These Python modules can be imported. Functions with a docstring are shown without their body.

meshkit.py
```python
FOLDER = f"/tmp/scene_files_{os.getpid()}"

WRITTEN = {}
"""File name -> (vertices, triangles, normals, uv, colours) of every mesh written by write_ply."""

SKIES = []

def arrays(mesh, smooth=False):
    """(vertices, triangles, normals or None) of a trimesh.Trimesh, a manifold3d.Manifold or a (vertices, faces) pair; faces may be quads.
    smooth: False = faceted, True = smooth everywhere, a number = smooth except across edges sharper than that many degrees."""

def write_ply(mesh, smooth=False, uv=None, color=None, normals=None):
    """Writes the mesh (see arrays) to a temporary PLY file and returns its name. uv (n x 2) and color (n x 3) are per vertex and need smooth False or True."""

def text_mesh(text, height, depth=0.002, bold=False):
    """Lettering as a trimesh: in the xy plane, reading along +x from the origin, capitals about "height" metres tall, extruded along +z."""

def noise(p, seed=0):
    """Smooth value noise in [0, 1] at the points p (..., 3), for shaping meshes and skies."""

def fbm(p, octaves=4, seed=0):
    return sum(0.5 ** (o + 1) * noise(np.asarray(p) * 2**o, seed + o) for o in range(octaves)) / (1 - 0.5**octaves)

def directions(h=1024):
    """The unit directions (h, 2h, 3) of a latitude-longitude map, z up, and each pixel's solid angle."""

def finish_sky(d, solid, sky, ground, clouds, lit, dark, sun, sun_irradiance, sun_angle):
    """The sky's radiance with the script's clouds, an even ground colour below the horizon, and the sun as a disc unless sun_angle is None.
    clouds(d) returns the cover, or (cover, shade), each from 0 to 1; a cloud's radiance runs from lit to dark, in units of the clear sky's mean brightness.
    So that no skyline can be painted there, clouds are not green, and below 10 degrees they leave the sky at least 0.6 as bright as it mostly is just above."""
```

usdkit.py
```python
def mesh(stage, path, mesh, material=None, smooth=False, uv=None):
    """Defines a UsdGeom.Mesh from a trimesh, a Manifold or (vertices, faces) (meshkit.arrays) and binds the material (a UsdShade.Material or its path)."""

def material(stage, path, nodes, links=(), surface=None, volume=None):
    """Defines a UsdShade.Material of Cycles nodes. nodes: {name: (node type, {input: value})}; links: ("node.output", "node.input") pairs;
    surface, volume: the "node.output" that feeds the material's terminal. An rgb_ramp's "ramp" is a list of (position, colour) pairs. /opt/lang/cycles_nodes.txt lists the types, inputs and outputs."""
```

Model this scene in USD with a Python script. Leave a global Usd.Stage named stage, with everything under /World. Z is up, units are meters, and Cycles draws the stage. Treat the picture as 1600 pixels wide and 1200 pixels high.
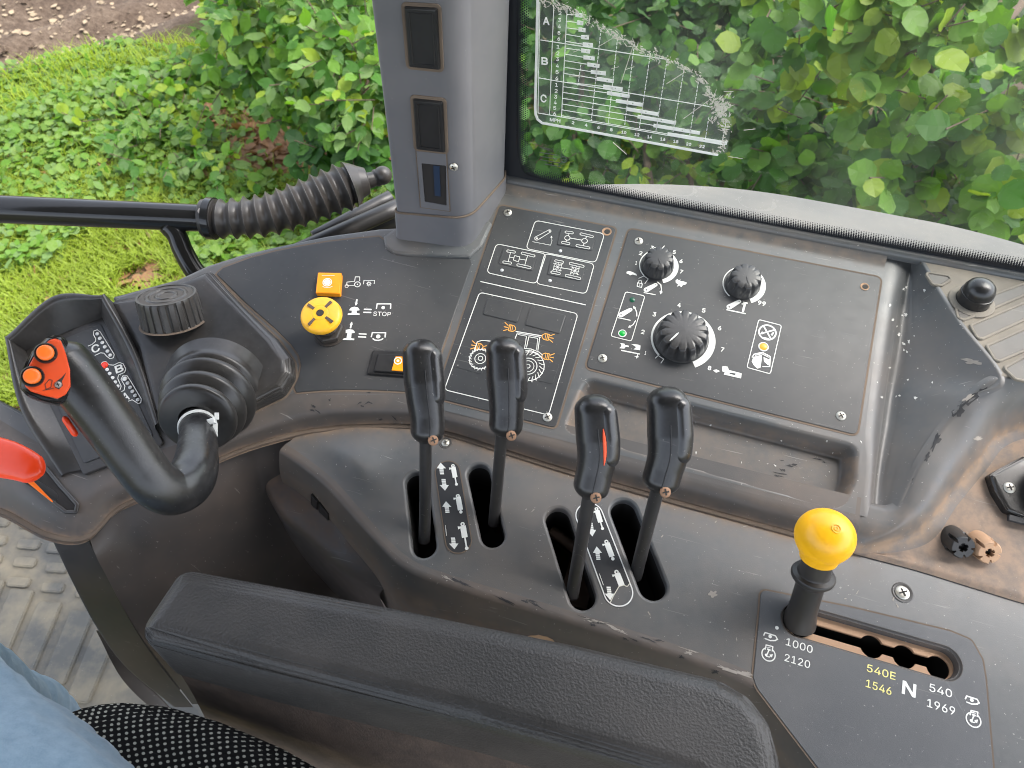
import math, random
import numpy as np, trimesh, usdkit, meshkit
import shapely, shapely.geometry as sg, shapely.ops as so
from pxr import Usd, UsdGeom, UsdLux, UsdShade, Gf, Sdf, Vt
rng = np.random.default_rng(7); random.seed(7)
stage = Usd.Stage.CreateInMemory()
UsdGeom.Xform.Define(stage, '/World'); UsdGeom.Scope.Define(stage, '/World/Looks')

# ------------------------------------------------------------------ camera, sky, sun, exposure
CAM = np.array([0, 0, 2.35]); PSI, TH, FPX = math.radians(17), math.radians(52), 1155.0
EXPOSURE = 2.05
SUN_EL, SUN_AZ = math.radians(58), math.radians(62)        # azimuth measured from +y towards +x
SUN_STRENGTH, SUN_ANGLE, SKY_STRENGTH = 0.16, 40.0, 0.15
AR = np.array([math.cos(PSI), math.sin(PSI), 0])
AF = np.array([-math.sin(PSI)*math.cos(TH), math.cos(PSI)*math.cos(TH), -math.sin(TH)])
AU = np.array([-math.sin(PSI)*math.sin(TH), math.cos(PSI)*math.sin(TH), math.cos(TH)])
cam = UsdGeom.Camera.Define(stage, '/World/camera')
m4 = np.eye(4); m4[0, :3], m4[1, :3], m4[2, :3], m4[3, :3] = AR, AU, -AF, CAM
cam.AddTransformOp().Set(Gf.Matrix4d(*m4.ravel().tolist()))
cam.CreateHorizontalApertureAttr(36.0); cam.CreateVerticalApertureAttr(27.0)
cam.CreateFocalLengthAttr(36.0*FPX/1600); cam.CreateClippingRangeAttr((0.02, 500))
cam.CreateFStopAttr(11.0); cam.CreateFocusDistanceAttr(0.80); cam.CreateExposureAttr(EXPOSURE)
sd = np.array([math.sin(SUN_AZ)*math.cos(SUN_EL), math.cos(SUN_AZ)*math.cos(SUN_EL), math.sin(SUN_EL)])
sky_m = usdkit.material(stage, '/World/Looks/sky', {
    't': ('sky_texture', {'sky_type': 'single_scattering', 'sun_disc': False, 'sun_elevation': SUN_EL, 'sun_rotation': SUN_AZ, 'air_density': 1.0, 'aerosol_density': 3.0}),
    'h': ('hsv', {'saturation': 0.45, 'value': 1.0}),
    'b': ('background_shader', {'strength': SKY_STRENGTH})}, [('t.color', 'h.color'), ('h.color', 'b.color')], surface='b.background')
dome = UsdLux.DomeLight.Define(stage, '/World/sky')
UsdShade.MaterialBindingAPI.Apply(dome.GetPrim()).Bind(sky_m)
dome.GetPrim().SetCustomDataByKey('kind', 'structure'); dome.GetPrim().SetCustomDataByKey('label', 'bright overcast daylight sky')
sun = UsdLux.DistantLight.Define(stage, '/World/sun')
sun.CreateIntensityAttr(SUN_STRENGTH); sun.CreateAngleAttr(SUN_ANGLE); sun.CreateNormalizeAttr(True); sun.CreateColorAttr(Gf.Vec3f(1, .96, .9))
zx = np.cross([0, 0, 1], sd); zx /= np.linalg.norm(zx); zy = np.cross(sd, zx)
m4 = np.eye(4); m4[0, :3], m4[1, :3], m4[2, :3] = zx, zy, sd
sun.AddTransformOp().Set(Gf.Matrix4d(*m4.ravel().tolist()))

# ------------------------------------------------------------------ measuring: a pixel of the photo's 1600 x 1200 meets a real plane
def ray(px, py): return AF + AR*(px-800)/FPX + AU*(600-py)/FPX
def Z(px, py, z): r = ray(px, py); return CAM + r*((z-CAM[2])/r[2])
def D(px, py, d): return CAM + ray(px, py)*d
def Y(px, py, y): r = ray(px, py); return CAM + r*(y/r[1])
class Plane:
    def __init__(s, p0, n, yaw=0.0, xdir=None):
        s.n = np.array(n, float)/np.linalg.norm(n); s.p = np.array(p0, float)
        x = np.array([math.cos(yaw), math.sin(yaw), 0]) if xdir is None else np.array(xdir, float)
        x = x - s.n*np.dot(x, s.n); s.x = x/np.linalg.norm(x); s.y = np.cross(s.n, s.x)
    def at(s, px, py, h=0.0):
        r = ray(px, py); return CAM + r*(np.dot(s.p + s.n*h - CAM, s.n)/np.dot(r, s.n))
    def uv(s, px, py, h=0.0):
        q = s.at(px, py, h) - s.p; return np.array([q@s.x, q@s.y])
    def uvs(s, pts, h=0.0): return np.array([s.uv(a, b, h) for a, b in pts])
    def w(s, uv, h=0.0):
        uv = np.atleast_2d(uv); h = np.broadcast_to(np.asarray(h, float), (len(uv),))
        return s.p + uv[:, :1]*s.x + uv[:, 1:2]*s.y + h[:, None]*s.n
    def off(s, h): return Plane(s.p + s.n*h, s.n, xdir=s.x)
def tilt(a, yaw=0.0):
    a = math.radians(a); return np.array([math.sin(yaw)*math.sin(a), -math.cos(yaw)*math.sin(a), math.cos(a)])
P1 = Plane(D(900, 800, .78), tilt(6))                                  # lower plate with the lever slots
P2 = Plane(D(1100, 640, .80), tilt(15))                                # middle and right control plates
P3 = Plane(P2.at(700, 500), tilt(15, PSI), PSI)                        # left control plate, turned towards the driver
WIN_Y = 0.747
PW = Plane([0, WIN_Y, 1.77], [0, -1, 0], xdir=[1, 0, 0])              # side window

# ------------------------------------------------------------------ defining prims
taken = {}
def numbered(path):
    k = taken.get(path, 0); taken[path] = k+1
    return path if k == 0 else f'{path}_{k:03d}'
def meta(prim, label=None, cat=None, group=None, kind=None):
    for k, v in (('label', label), ('category', cat), ('group', group), ('kind', kind)):
        if v: prim.SetCustomDataByKey(k, v)
    return prim
def thing(name, label, cat, group=None, kind=None):
    x = UsdGeom.Xform.Define(stage, numbered('/World/'+name))
    return meta(x.GetPrim(), label, cat, group, kind)
def obj(name, mesh, mat, parent=None, label=None, cat=None, group=None, kind=None, smooth=35, dust=None, uv=None):
    base = str(parent.GetPath()) if parent is not None else '/World'
    m = usdkit.mesh(stage, numbered(base+'/'+name), mesh, mat, smooth=smooth, uv=uv)
    if dust is not None:
        UsdGeom.PrimvarsAPI(m).CreatePrimvar('dust', Sdf.ValueTypeNames.FloatArray, 'vertex').Set(Vt.FloatArray.FromNumpy(np.asarray(dust, np.float32)))
    return meta(m.GetPrim(), label, cat, group, kind)
cat_ = lambda *ms: trimesh.util.concatenate([m if isinstance(m, trimesh.Trimesh) else trimesh.Trimesh(*m, process=False) for m in ms])

# ------------------------------------------------------------------ shape builders
def geoms(g): return [p for p in getattr(g, 'geoms', [g]) if p.geom_type == 'Polygon' and p.area > 1e-10]
def tri2(poly):
    v, f = trimesh.creation.triangulate_polygon(poly, engine='earcut'); return np.array(v), np.array(f)
def rounded(uv, r, q=6):
    p = sg.Polygon(uv).buffer(0)
    return p.buffer(-r, quad_segs=q).buffer(2*r, quad_segs=q).buffer(-r, quad_segs=q) if r > 0 else p
def walls(poly, z0, z1):
    V, Fc, n = [], [], 0
    for g in geoms(poly):
        for ring in [g.exterior, *g.interiors]:
            c = np.array(ring.coords)[:-1]; k = len(c)
            V.append(np.c_[np.r_[c, c], np.r_[np.full(k, z0), np.full(k, z1)]])
            i = np.arange(k); j = (i+1) % k
            Fc.append(np.r_[np.c_[i, j, j+k], np.c_[i, j+k, i+k]]+n); n += 2*k
    return trimesh.Trimesh(np.vstack(V), np.vstack(Fc), process=False)
def slab(poly, t, b=0.0, steps=3, bottom=False, z0=0.0):
    """A flat plate t thick whose top edges are rounded with radius b."""
    parts = [walls(poly, z0, t-b)]; cur = poly; zc = t-b
    for k in range(1, steps+1 if b > 0 else 1):
        a = math.pi/2*k/steps
        nxt = poly.buffer(-b*(1-math.cos(a)), quad_segs=6); zn = t-b+b*math.sin(a)
        ring = cur.difference(nxt.buffer(1e-9))
        ext = shapely.unary_union([g.boundary for g in geoms(cur)])
        for g in geoms(ring):
            v, f = tri2(g); d = shapely.distance(shapely.points(v), ext)
            parts.append(trimesh.Trimesh(np.c_[v, np.where(d < 2e-7, zc, zn)], f, process=False))
        cur, zc = nxt, zn
    for g in geoms(cur):
        v, f = tri2(g); parts.append(trimesh.Trimesh(np.c_[v, np.full(len(v), t)], f, process=False))
    if bottom:
        for g in geoms(poly):
            v, f = tri2(g); parts.append(trimesh.Trimesh(np.c_[v, np.full(len(v), z0)], f[:, ::-1], process=False))
    m = trimesh.util.concatenate(parts); m.merge_vertices(digits_vertex=7); return m
def place(m, pl, h=0.0):
    v = np.array(m.vertices); return trimesh.Trimesh(pl.w(v[:, :2], v[:, 2]+h), m.faces, process=False)
def plate(pl, px, t, b, r=0.0, holes=(), h=0.0, **k):
    """Plate standing on plane pl whose top face covers the pixels px."""
    p = rounded(pl.uvs(px, h+t), r)
    for q in holes: p = p.difference(q)
    return place(slab(p, t, b, **k), pl, h)
def spline(P, n):
    P = np.asarray(P, float)
    if len(P) == 2: return P[0]+(P[1]-P[0])*np.linspace(0, 1, n)[:, None]
    d = np.r_[0, np.cumsum(np.sqrt(np.linalg.norm(np.diff(P, axis=0), axis=1))+1e-9)]
    from scipy.interpolate import PchipInterpolator, CubicSpline
    t = np.linspace(0, d[-1], n)
    Q = np.vstack([2*P[0]-P[1], P, 2*P[-1]-P[-2]]); D_ = np.r_[-d[1], d, 2*d[-1]-d[-2]]
    out = np.zeros((n, P.shape[1])); seg = np.clip(np.searchsorted(d, t, 'right')-1, 0, len(P)-2)
    for k in range(n):
        i = seg[k]; p0, p1, p2, p3 = Q[i], Q[i+1], Q[i+2], Q[i+3]; t0, t1, t2, t3 = D_[i], D_[i+1], D_[i+2], D_[i+3]
        m1 = (p2-p0)/(t2-t0); m2 = (p3-p1)/(t3-t1); h = t2-t1; u = (t[k]-t1)/h
        out[k] = (2*u**3-3*u**2+1)*p1+(u**3-2*u**2+u)*h*m1+(-2*u**3+3*u**2)*p2+(u**3-u**2)*h*m2
    return out
def loft(rows, rad, n=80, sub=1, byindex=True):
    """Surface through the curves in rows; rad[i] rounds the fold at row i. Returns grid (m, n, 3)."""
    if byindex:
        R = []
        for r in rows:
            r = np.asarray(r, float); k = len(r)
            t = np.linspace(0, k-1, n); Q = np.vstack([2*r[0]-r[1], r, 2*r[-1]-r[-2]])
            i = np.clip(t.astype(int), 0, k-2); u = (t-i)[:, None]
            p0, p1, p2, p3 = Q[i], Q[i+1], Q[i+2], Q[i+3]
            R.append(p1+.5*u*((p2-p0)+u*(2*p0-5*p1+4*p2-p3+u*(3*(p1-p2)+p3-p0))))
    else: R = [spline(r, n) for r in rows]
    out = [R[0]]
    for i in range(1, len(R)-1):
        a, b, c = R[i-1], R[i], R[i+1]
        la = np.linalg.norm(a-b, axis=1, keepdims=True)+1e-9; lc = np.linalg.norm(c-b, axis=1, keepdims=True)+1e-9
        q = np.minimum(rad[i], .48*np.minimum(la, lc))
        s0, s1 = b+(a-b)/la*q, b+(c-b)/lc*q
        for t in np.linspace(0, 1, 6): out.append((1-t)**2*s0+2*t*(1-t)*b+t*t*s1)
    out.append(R[-1]); G = np.array(out)
    if sub > 0:
        H = [G[:1]]
        for i in range(len(G)-1):
            L = np.linalg.norm(G[i+1]-G[i], axis=1).max(); k = max(1, int(L/sub))
            for t in np.arange(1, k+1)/k: H.append((G[i]*(1-t)+G[i+1]*t)[None])
        G = np.vstack(H)
    return G
def gridmesh(G, closed=False):
    m, n = G.shape[:2]; i, j = np.meshgrid(np.arange(m-1), np.arange(n if closed else n-1), indexing='ij'); j2 = (j+1) % n
    a, b, c, d = i*n+j, i*n+j2, (i+1)*n+j2, (i+1)*n+j
    return trimesh.Trimesh(G.reshape(-1, 3), np.vstack([np.c_[a.ravel(), b.ravel(), c.ravel()], np.c_[a.ravel(), c.ravel(), d.ravel()]]), process=False)
def frames(P, up=(0, 0, 1)):
    P = np.asarray(P, float); T = np.gradient(P, axis=0); T /= np.linalg.norm(T, axis=1, keepdims=True)
    u = np.array(up, float); N = []
    for t in T:
        u = u-t*(u@t); u /= np.linalg.norm(u); N.append(u)
    N = np.array(N); return T, N, np.cross(T, N)
def sweep(P, A, B=None, n=24, p=2.0, up=(0, 0, 1), cap=True, roundcap=0.0):
    """Tube along P with half sizes A (along the frame normal) and B (sideways), superellipse power p; ends rounded over roundcap metres."""
    P = np.asarray(P, float); A = np.broadcast_to(np.asarray(A, float), (len(P),)).copy(); B = A.copy() if B is None else np.broadcast_to(np.asarray(B, float), (len(P),)).copy()
    T, N, S = frames(P, up)
    if roundcap:
        L = np.r_[0, np.cumsum(np.linalg.norm(np.diff(P, axis=0), axis=1))]
        for d in (L, L[-1]-L):
            k = np.sqrt(np.clip(1-np.clip(1-d/roundcap, 0, 1)**2, 0.0004, 1)); A *= k; B *= k
    th = np.linspace(0, 2*math.pi, n, endpoint=False)
    cx = np.sign(np.cos(th))*np.abs(np.cos(th))**(2/p); cy = np.sign(np.sin(th))*np.abs(np.sin(th))**(2/p)
    G = P[:, None]+N[:, None]*(A[:, None]*cx)[..., None]+S[:, None]*(B[:, None]*cy)[..., None]
    m = gridmesh(G, True)
    if cap:
        k = len(m.vertices); v = np.vstack([m.vertices, P[:1], P[-1:]]); i = np.arange(n); j = (i+1) % n; e = (len(P)-1)*n
        f = np.vstack([m.faces, np.c_[i, np.full(n, k), j], np.c_[e+i, e+j, np.full(n, k+1)]]); m = trimesh.Trimesh(v, f, process=False)
    return m
def tube(P, r, n=20, **k): return sweep(P, r, None, n, **k)
def lathe(prof, base, axis, n=40, lobes=None):
    """Revolves (radius, height) pairs about axis through base; lobes(theta, i) scales the radius."""
    axis = np.array(axis, float)/np.linalg.norm(axis)
    x = np.cross(axis, [0.31, .95, .02]); x /= np.linalg.norm(x); y = np.cross(axis, x)
    th = np.linspace(0, 2*math.pi, n, endpoint=False); G = []
    for i, (r, h) in enumerate(prof):
        rr = r*(np.ones(n) if lobes is None else lobes(th, i))
        G.append(np.array(base)+axis*h+(np.cos(th)*rr)[:, None]*x+(np.sin(th)*rr)[:, None]*y)
    return gridmesh(np.array(G), True)
def boxm(c, ext, ax=None, b=0.0):
    e = np.array(ext)
    m = slab(sg.box(-e[0]/2, -e[1]/2, e[0]/2, e[1]/2), e[2]/2, b, bottom=True, z0=-e[2]/2)
    M = np.eye(3) if ax is None else np.array(ax); return trimesh.Trimesh(np.array(m.vertices)@M+np.array(c), m.faces, process=False)
def sm(x, a, b): t = np.clip((x-a)/(b-a), 0, 1); return t*t*(3-2*t)
def seg_dist(V, pts):
    """Distance of points V to the 3-D polyline pts."""
    pts = np.asarray(pts, float); best = np.full(len(V), 9e9)
    for a, b in zip(pts[:-1], pts[1:]):
        d = b-a; t = np.clip(((V-a)@d)/(d@d+1e-12), 0, 1); best = np.minimum(best, np.linalg.norm(V-a-t[:, None]*d, axis=1))
    return best
# flat print on a plane: strokes and fills given in pixels
def stroke(pl, px, mm, closed=False, h=0):
    uv = pl.uvs(px, h); 
    ln = sg.LinearRing(uv) if closed else sg.LineString(uv)
    return ln.buffer(mm/2000, quad_segs=4)
def fill(pl, px, h=0): return sg.Polygon(pl.uvs(px, h)).buffer(0)
def dot(pl, p, mm, h=0): return sg.Point(pl.uv(*p, h)).buffer(mm/2000, quad_segs=8)
def rrect(pl, px, r_mm, mm, h=0):
    q = rounded(pl.uvs(px, h), r_mm/1000); return q.boundary.buffer(mm/2000, quad_segs=3)
def printed(pl, shapes, t=.00025, h=0.0):
    g = shapely.unary_union([s for s in shapes if not s.is_empty])
    ms = []
    for q in geoms(g):
        ms.append(trimesh.creation.extrude_polygon(q, t, engine='earcut'))
    return place(trimesh.util.concatenate(ms), pl, h+.00005)
def symbols(name, pl, shapes, mat, parent, gap=.0016):
    g = shapely.unary_union([s for s in shapes if not s.is_empty])
    for c in geoms(g.buffer(gap)): obj(name, printed(pl, [g.intersection(c)]), mat, parent)
def text(pl, s, p0, p1, hpx, h=0.0, bold=False, t=.00025):
    """Lettering whose baseline runs from pixel p0 to p1, capitals about hpx pixels tall."""
    a, b = pl.uv(*p0, h), pl.uv(*p1, h); m = meshkit.text_mesh(s, 1.0, 1.0, bold)
    v = np.array(m.vertices); w = v[:, 0].max()-v[:, 0].min(); v[:, 0] -= v[:, 0].min()
    hh = np.linalg.norm(pl.uv(p0[0], p0[1]-hpx, h)-a); d = (b-a); L = np.linalg.norm(d); d = d/L; e = np.array([-d[1], d[0]])
    uv = a+np.outer(v[:, 0]/w*L, d)+np.outer(v[:, 1]*hh, e)
    return trimesh.Trimesh(pl.w(uv, v[:, 2]*t+h+.00005), m.faces, process=False)
# ------------------------------------------------------------------ materials
def M(name, nodes, links, surface='p.BSDF', volume=None): return usdkit.material(stage, '/World/Looks/'+name, nodes, links, surface=surface, volume=volume)
def plastic(name, base, rough=.5, film=.3, dust=(.17, .125, .085), grain=900, gstr=.12, speck=.0, scuff=.0, var=.25, spec=.5, coat=0.0, big=7.0):
    b = np.array(base, float)
    N = {'g': ('geometry', {}),
         'n1': ('noise_texture', {'scale': big, 'detail': 6.0, 'roughness': .62}),
         'n2': ('noise_texture', {'scale': 60.0, 'detail': 5.0, 'roughness': .65}),
         'n3': ('noise_texture', {'scale': 420.0, 'detail': 2.0}),
         'n4': ('noise_texture', {'scale': float(grain), 'detail': 2.0}),
         'mp': ('mapping', {'mapping_type': 'point', 'rotation': (.3, .5, .7), 'scale': (18.0, 420.0, 60.0)}),
         'n5': ('noise_texture', {'scale': 1.0, 'detail': 3.0, 'distortion': .6}),
         'cv': ('mix_color', {'a': tuple(b*(1-var)), 'b': tuple(b*(1+var))}),
         'f1': ('map_range', {'from_min': .42, 'from_max': .68, 'to_min': 0.0, 'to_max': film, 'clamp': True}),
         'f1b': ('math', {'math_type': 'multiply_add', 'value2': .5, 'value3': .0}),
         'f2': ('map_range', {'from_min': .30, 'from_max': .62, 'to_min': .25, 'to_max': 1.25, 'clamp': True}),
         'at': ('attribute', {'attribute': 'dust'}),
         'dm': ('math', {'math_type': 'multiply', 'use_clamp': True}),
         'mx': ('math', {'math_type': 'maximum', 'use_clamp': True}),
         'c1': ('mix_color', {'b': tuple(dust)}),
         's1': ('map_range', {'from_min': .715, 'from_max': .77, 'to_min': 0.0, 'to_max': speck, 'clamp': True}),
         'c2': ('mix_color', {'b': (.42, .40, .36)}),
         's2': ('map_range', {'from_min': .70, 'from_max': .76, 'to_min': 0.0, 'to_max': scuff, 'clamp': True}),
         'c3': ('mix_color', {'b': (.33, .31, .28)}),
         'r': ('map_range', {'from_min': 0.0, 'from_max': 1.0, 'to_min': rough, 'to_max': min(.95, rough+.35), 'clamp': True}),
         'r2': ('math', {'math_type': 'multiply_add', 'value2': .18, 'value3': -.09}),
         'r3': ('math', {'math_type': 'add', 'use_clamp': True}),
         'bp': ('bump', {'strength': gstr, 'distance': .0006}),
         'p': ('principled_bsdf', {'specular_ior_level': spec, 'coat_weight': coat, 'coat_roughness': .2})}
    L = [('g.position', x+'.vector') for x in ('n1', 'n2', 'n3', 'n4', 'mp')]
    L += [('mp.vector', 'n5.vector'), ('n1.fac', 'cv.fac'), ('n2.fac', 'f1b.value1'), ('n1.fac', 'f1.value'), ('n2.fac', 'f2.value'), ('at.fac', 'dm.value1'), ('f2.result', 'dm.value2'),
          ('dm.value', 'mx.value1'), ('f1.result', 'mx.value2'), ('cv.result', 'c1.a'), ('mx.value', 'c1.fac'), ('c1.result', 'c2.a'), ('n3.fac', 's1.value'), ('s1.result', 'c2.fac'),
          ('c2.result', 'c3.a'), ('n5.fac', 's2.value'), ('s2.result', 'c3.fac'), ('c3.result', 'p.base_color'), ('mx.value', 'r.value'), ('n2.fac', 'r2.value1'),
          ('r.result', 'r3.value1'), ('r2.value', 'r3.value2'), ('r3.value', 'p.roughness'), ('n4.fac', 'bp.height'), ('bp.normal', 'p.normal')]
    return M(name, N, L)
def simple(name, col, rough=.5, metal=0.0, bump=0.0, bscale=200.0, var=.12, spec=.5, vscale=30.0, trans=0.0):
    b = np.array(col, float)
    return M(name, {'g': ('geometry', {}), 'n': ('noise_texture', {'scale': vscale, 'detail': 5.0, 'roughness': .6}), 'n2': ('noise_texture', {'scale': bscale, 'detail': 3.0}),
                    'c': ('mix_color', {'a': tuple(b*(1-var)), 'b': tuple(np.minimum(b*(1+var), 1))}), 'bp': ('bump', {'strength': bump, 'distance': .001}),
                    'p': ('principled_bsdf', {'roughness': rough, 'metallic': metal, 'specular_ior_level': spec, 'transmission_weight': trans})},
             [('g.position', 'n.vector'), ('g.position', 'n2.vector'), ('n.fac', 'c.fac'), ('c.result', 'p.base_color'), ('n2.fac', 'bp.height'), ('bp.normal', 'p.normal')])
DUSTY = (.21, .145, .095)
K = {
 'console': plastic('console_plastic', (.058, .062, .064), 0.36, 0.22, DUSTY, 1300, .10, .75, .5, spec=.6),
 'console_brown': plastic('dusty_console_plastic', (.054, .050, .047), .46, .30, (.20, .135, .09), 1300, .12, .5, .4),
 'wallplastic': plastic('lower_console_plastic', (.040, .036, .034), 0.42, 0.25, (.13, .085, .06), 1200, .14, .4, .25),
 'pod': plastic('pod_plastic', (.016, .0155, .015), 0.28, 0.14, (.13, .10, .075), 1400, .10, .15, .15, spec=.55),
 'plate': plastic('control_plate_plastic', (.0225, .0238, .0250), 0.38, 0.1, (.14, .115, .09), 1500, .06, .45, .25, spec=.5),
 'ptoplate': plastic('speed_plate_plastic', (.056, .059, .063), 0.5, 0.1, (.2, .17, .14), 2600, .25, .5, .2),
 'groove': plastic('groove_dust', (.10, .074, .054), .9, .5, (.19, .14, .10), 900, .2, .0),
 'pillar': plastic('pillar_plastic', (.100, .100, .107), 0.42, 0.1, (.22, .18, .15), 1300, .08, .1, .08),
 'armrest': plastic('armrest_vinyl', (.016, .0148, .0135), .40, .22, (.075, .062, .052), 480, 1.0, .0, .0, spec=.5),
 'rubber': plastic('black_rubber', (.013, .0125, .012), 0.36, 0.24, (.10, .075, .055), 900, .10, .05, .05),
 'boot': plastic('gear_boot_rubber', (.010, .0095, .009), 0.3, .10, (.06, .048, .038), 900, .08, .05, .05),
 'grip': plastic('black_grip_plastic', (.0060, .0060, .0062), 0.24, 0.04, (.11, .09, .07), 1500, .16, .25, .10, spec=.55),
 'knob': plastic('knob_plastic', (.018, .018, .0185), 0.3, 0.1, (.14, .12, .1), 1500, .06, .2, .05, spec=.55),
 'blackgloss': simple('glossy_black_paint', (.006, .006, .006), .12, var=.3, bump=.05, bscale=60),
 'blackmatt': simple('matt_black', (.012, .012, .013), .6, var=.3),
 'rod': plastic('lever_rod_steel', (.010, .010, .0105), 0.34, 0.1, (.10, .08, .06), 500, .15, .4, .1),
 'cavity': simple('dark_cavity', (.010, .008, .007), .9),  # near-black colour puts the shade inside slots and holes into the material
 'cavity_brown': simple('rusty_linkage', (.055, .033, .022), .8, bump=.3),
 'white': simple('white_print', (.62, .62, .58), .6, var=.10, vscale=90),
 'chartwhite': simple('chart_print', (.78, .78, .72), .7, var=.15, vscale=120),
 'orangeprint': simple('orange_print', (.75, .36, .06), .6, var=.12),
 'yellowprint': simple('yellow_print', (.66, .60, .20), .6),
 'screw': simple('zinc_screw', (.52, .50, .44), .38, .85, .2, 300, .25),
 'rustscrew': simple('rusty_screw', (.26, .15, .09), .6, .35, .3, 300, .3),
 'screwdark': simple('screw_recess', (.02, .018, .015), .8),
 'yellow': plastic('yellow_plastic', (.80, .40, .008), .32, .10, (.45, .20, .02), 1200, .04, .0, .0, var=.06),
 'yellowdirty': plastic('worn_yellow_plastic', (.78, .40, .015), .38, .35, (.40, .19, .03), 1000, .05, .0, .1, var=.08, big=60),
 'amber': simple('amber_lens', (.85, .30, .012), .25, var=.05),
 'orange': plastic('orange_plastic', (.72, .075, .015), .36, .2, (.30, .06, .03), 900, .06, .0, .1, var=.08, big=50),
 'orangebutton': simple('orange_button', (.90, .17, .02), .35, var=.06),
 'red': plastic('red_plastic', (.78, .052, .010), .28, .05, (.4, .06, .03), 900, .04, .0, .0, var=.06),
 'white_lens': simple('white_lens', (.80, .79, .76), .3),
 'led': simple('led_dark', (.05, .055, .06), .3), 'leddot': simple('led_lens', (.42, .43, .43), .35), 'redled': simple('red_led', (.75, .06, .04), .3),
 'greendark': simple('dark_green_lens', (.004, .05, .026), .25), 'green': simple('green_lens', (.004, .26, .035), .25), 'amberled': simple('amber_led', (.52, .30, .03), .3),
 'ring': simple('white_ring', (.62, .62, .60), .55),
 'blank': plastic('switch_blank', (.006, .006, .0065), 0.36, 0.04, (.1, .08, .06), 1400, .05),
 'socketblue': simple('blue_connector', (.004, .014, .035), .5),
 'frit': simple('black_ceramic', (.006, .007, .009), .30, var=.1),
 'fender': plastic('grey_mudguard', (.10, .098, .094), .85, .5, (.15, .135, .118), 700, .2, .4, .1),
 'etch': simple('etched_mark', (.05, .055, .05), .6),
 'torn': simple('torn_sticker', (.55, .52, .44), .8, bump=.6, bscale=600, var=.35, vscale=300),
 'steel': simple('bare_steel', (.30, .28, .26), .5, .7, .2, 200, .3),
 'brownpeg': plastic('brown_peg', (.36, .22, .13), .7, .4, (.5, .33, .2), 700, .2),
 'zip': simple('cable_tie', (.55, .56, .54), .4),
 'post': simple('weathered_wood', (.14, .10, .075), .9, bump=.5, bscale=60),
 'twig': simple('bark', (.09, .062, .042), .9, bump=.4, bscale=90),
 'roof': simple('cab_lining', (.10, .10, .10), .8), 'redpaint': simple('red_tractor_paint', (.45, .03, .015), .4),
 'brownfelt': plastic('worn_brown_felt', (.070, .050, .040), .9, .6, (.15, .105, .078), 350, .9, .0, .0, var=.4, big=18),
}
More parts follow.
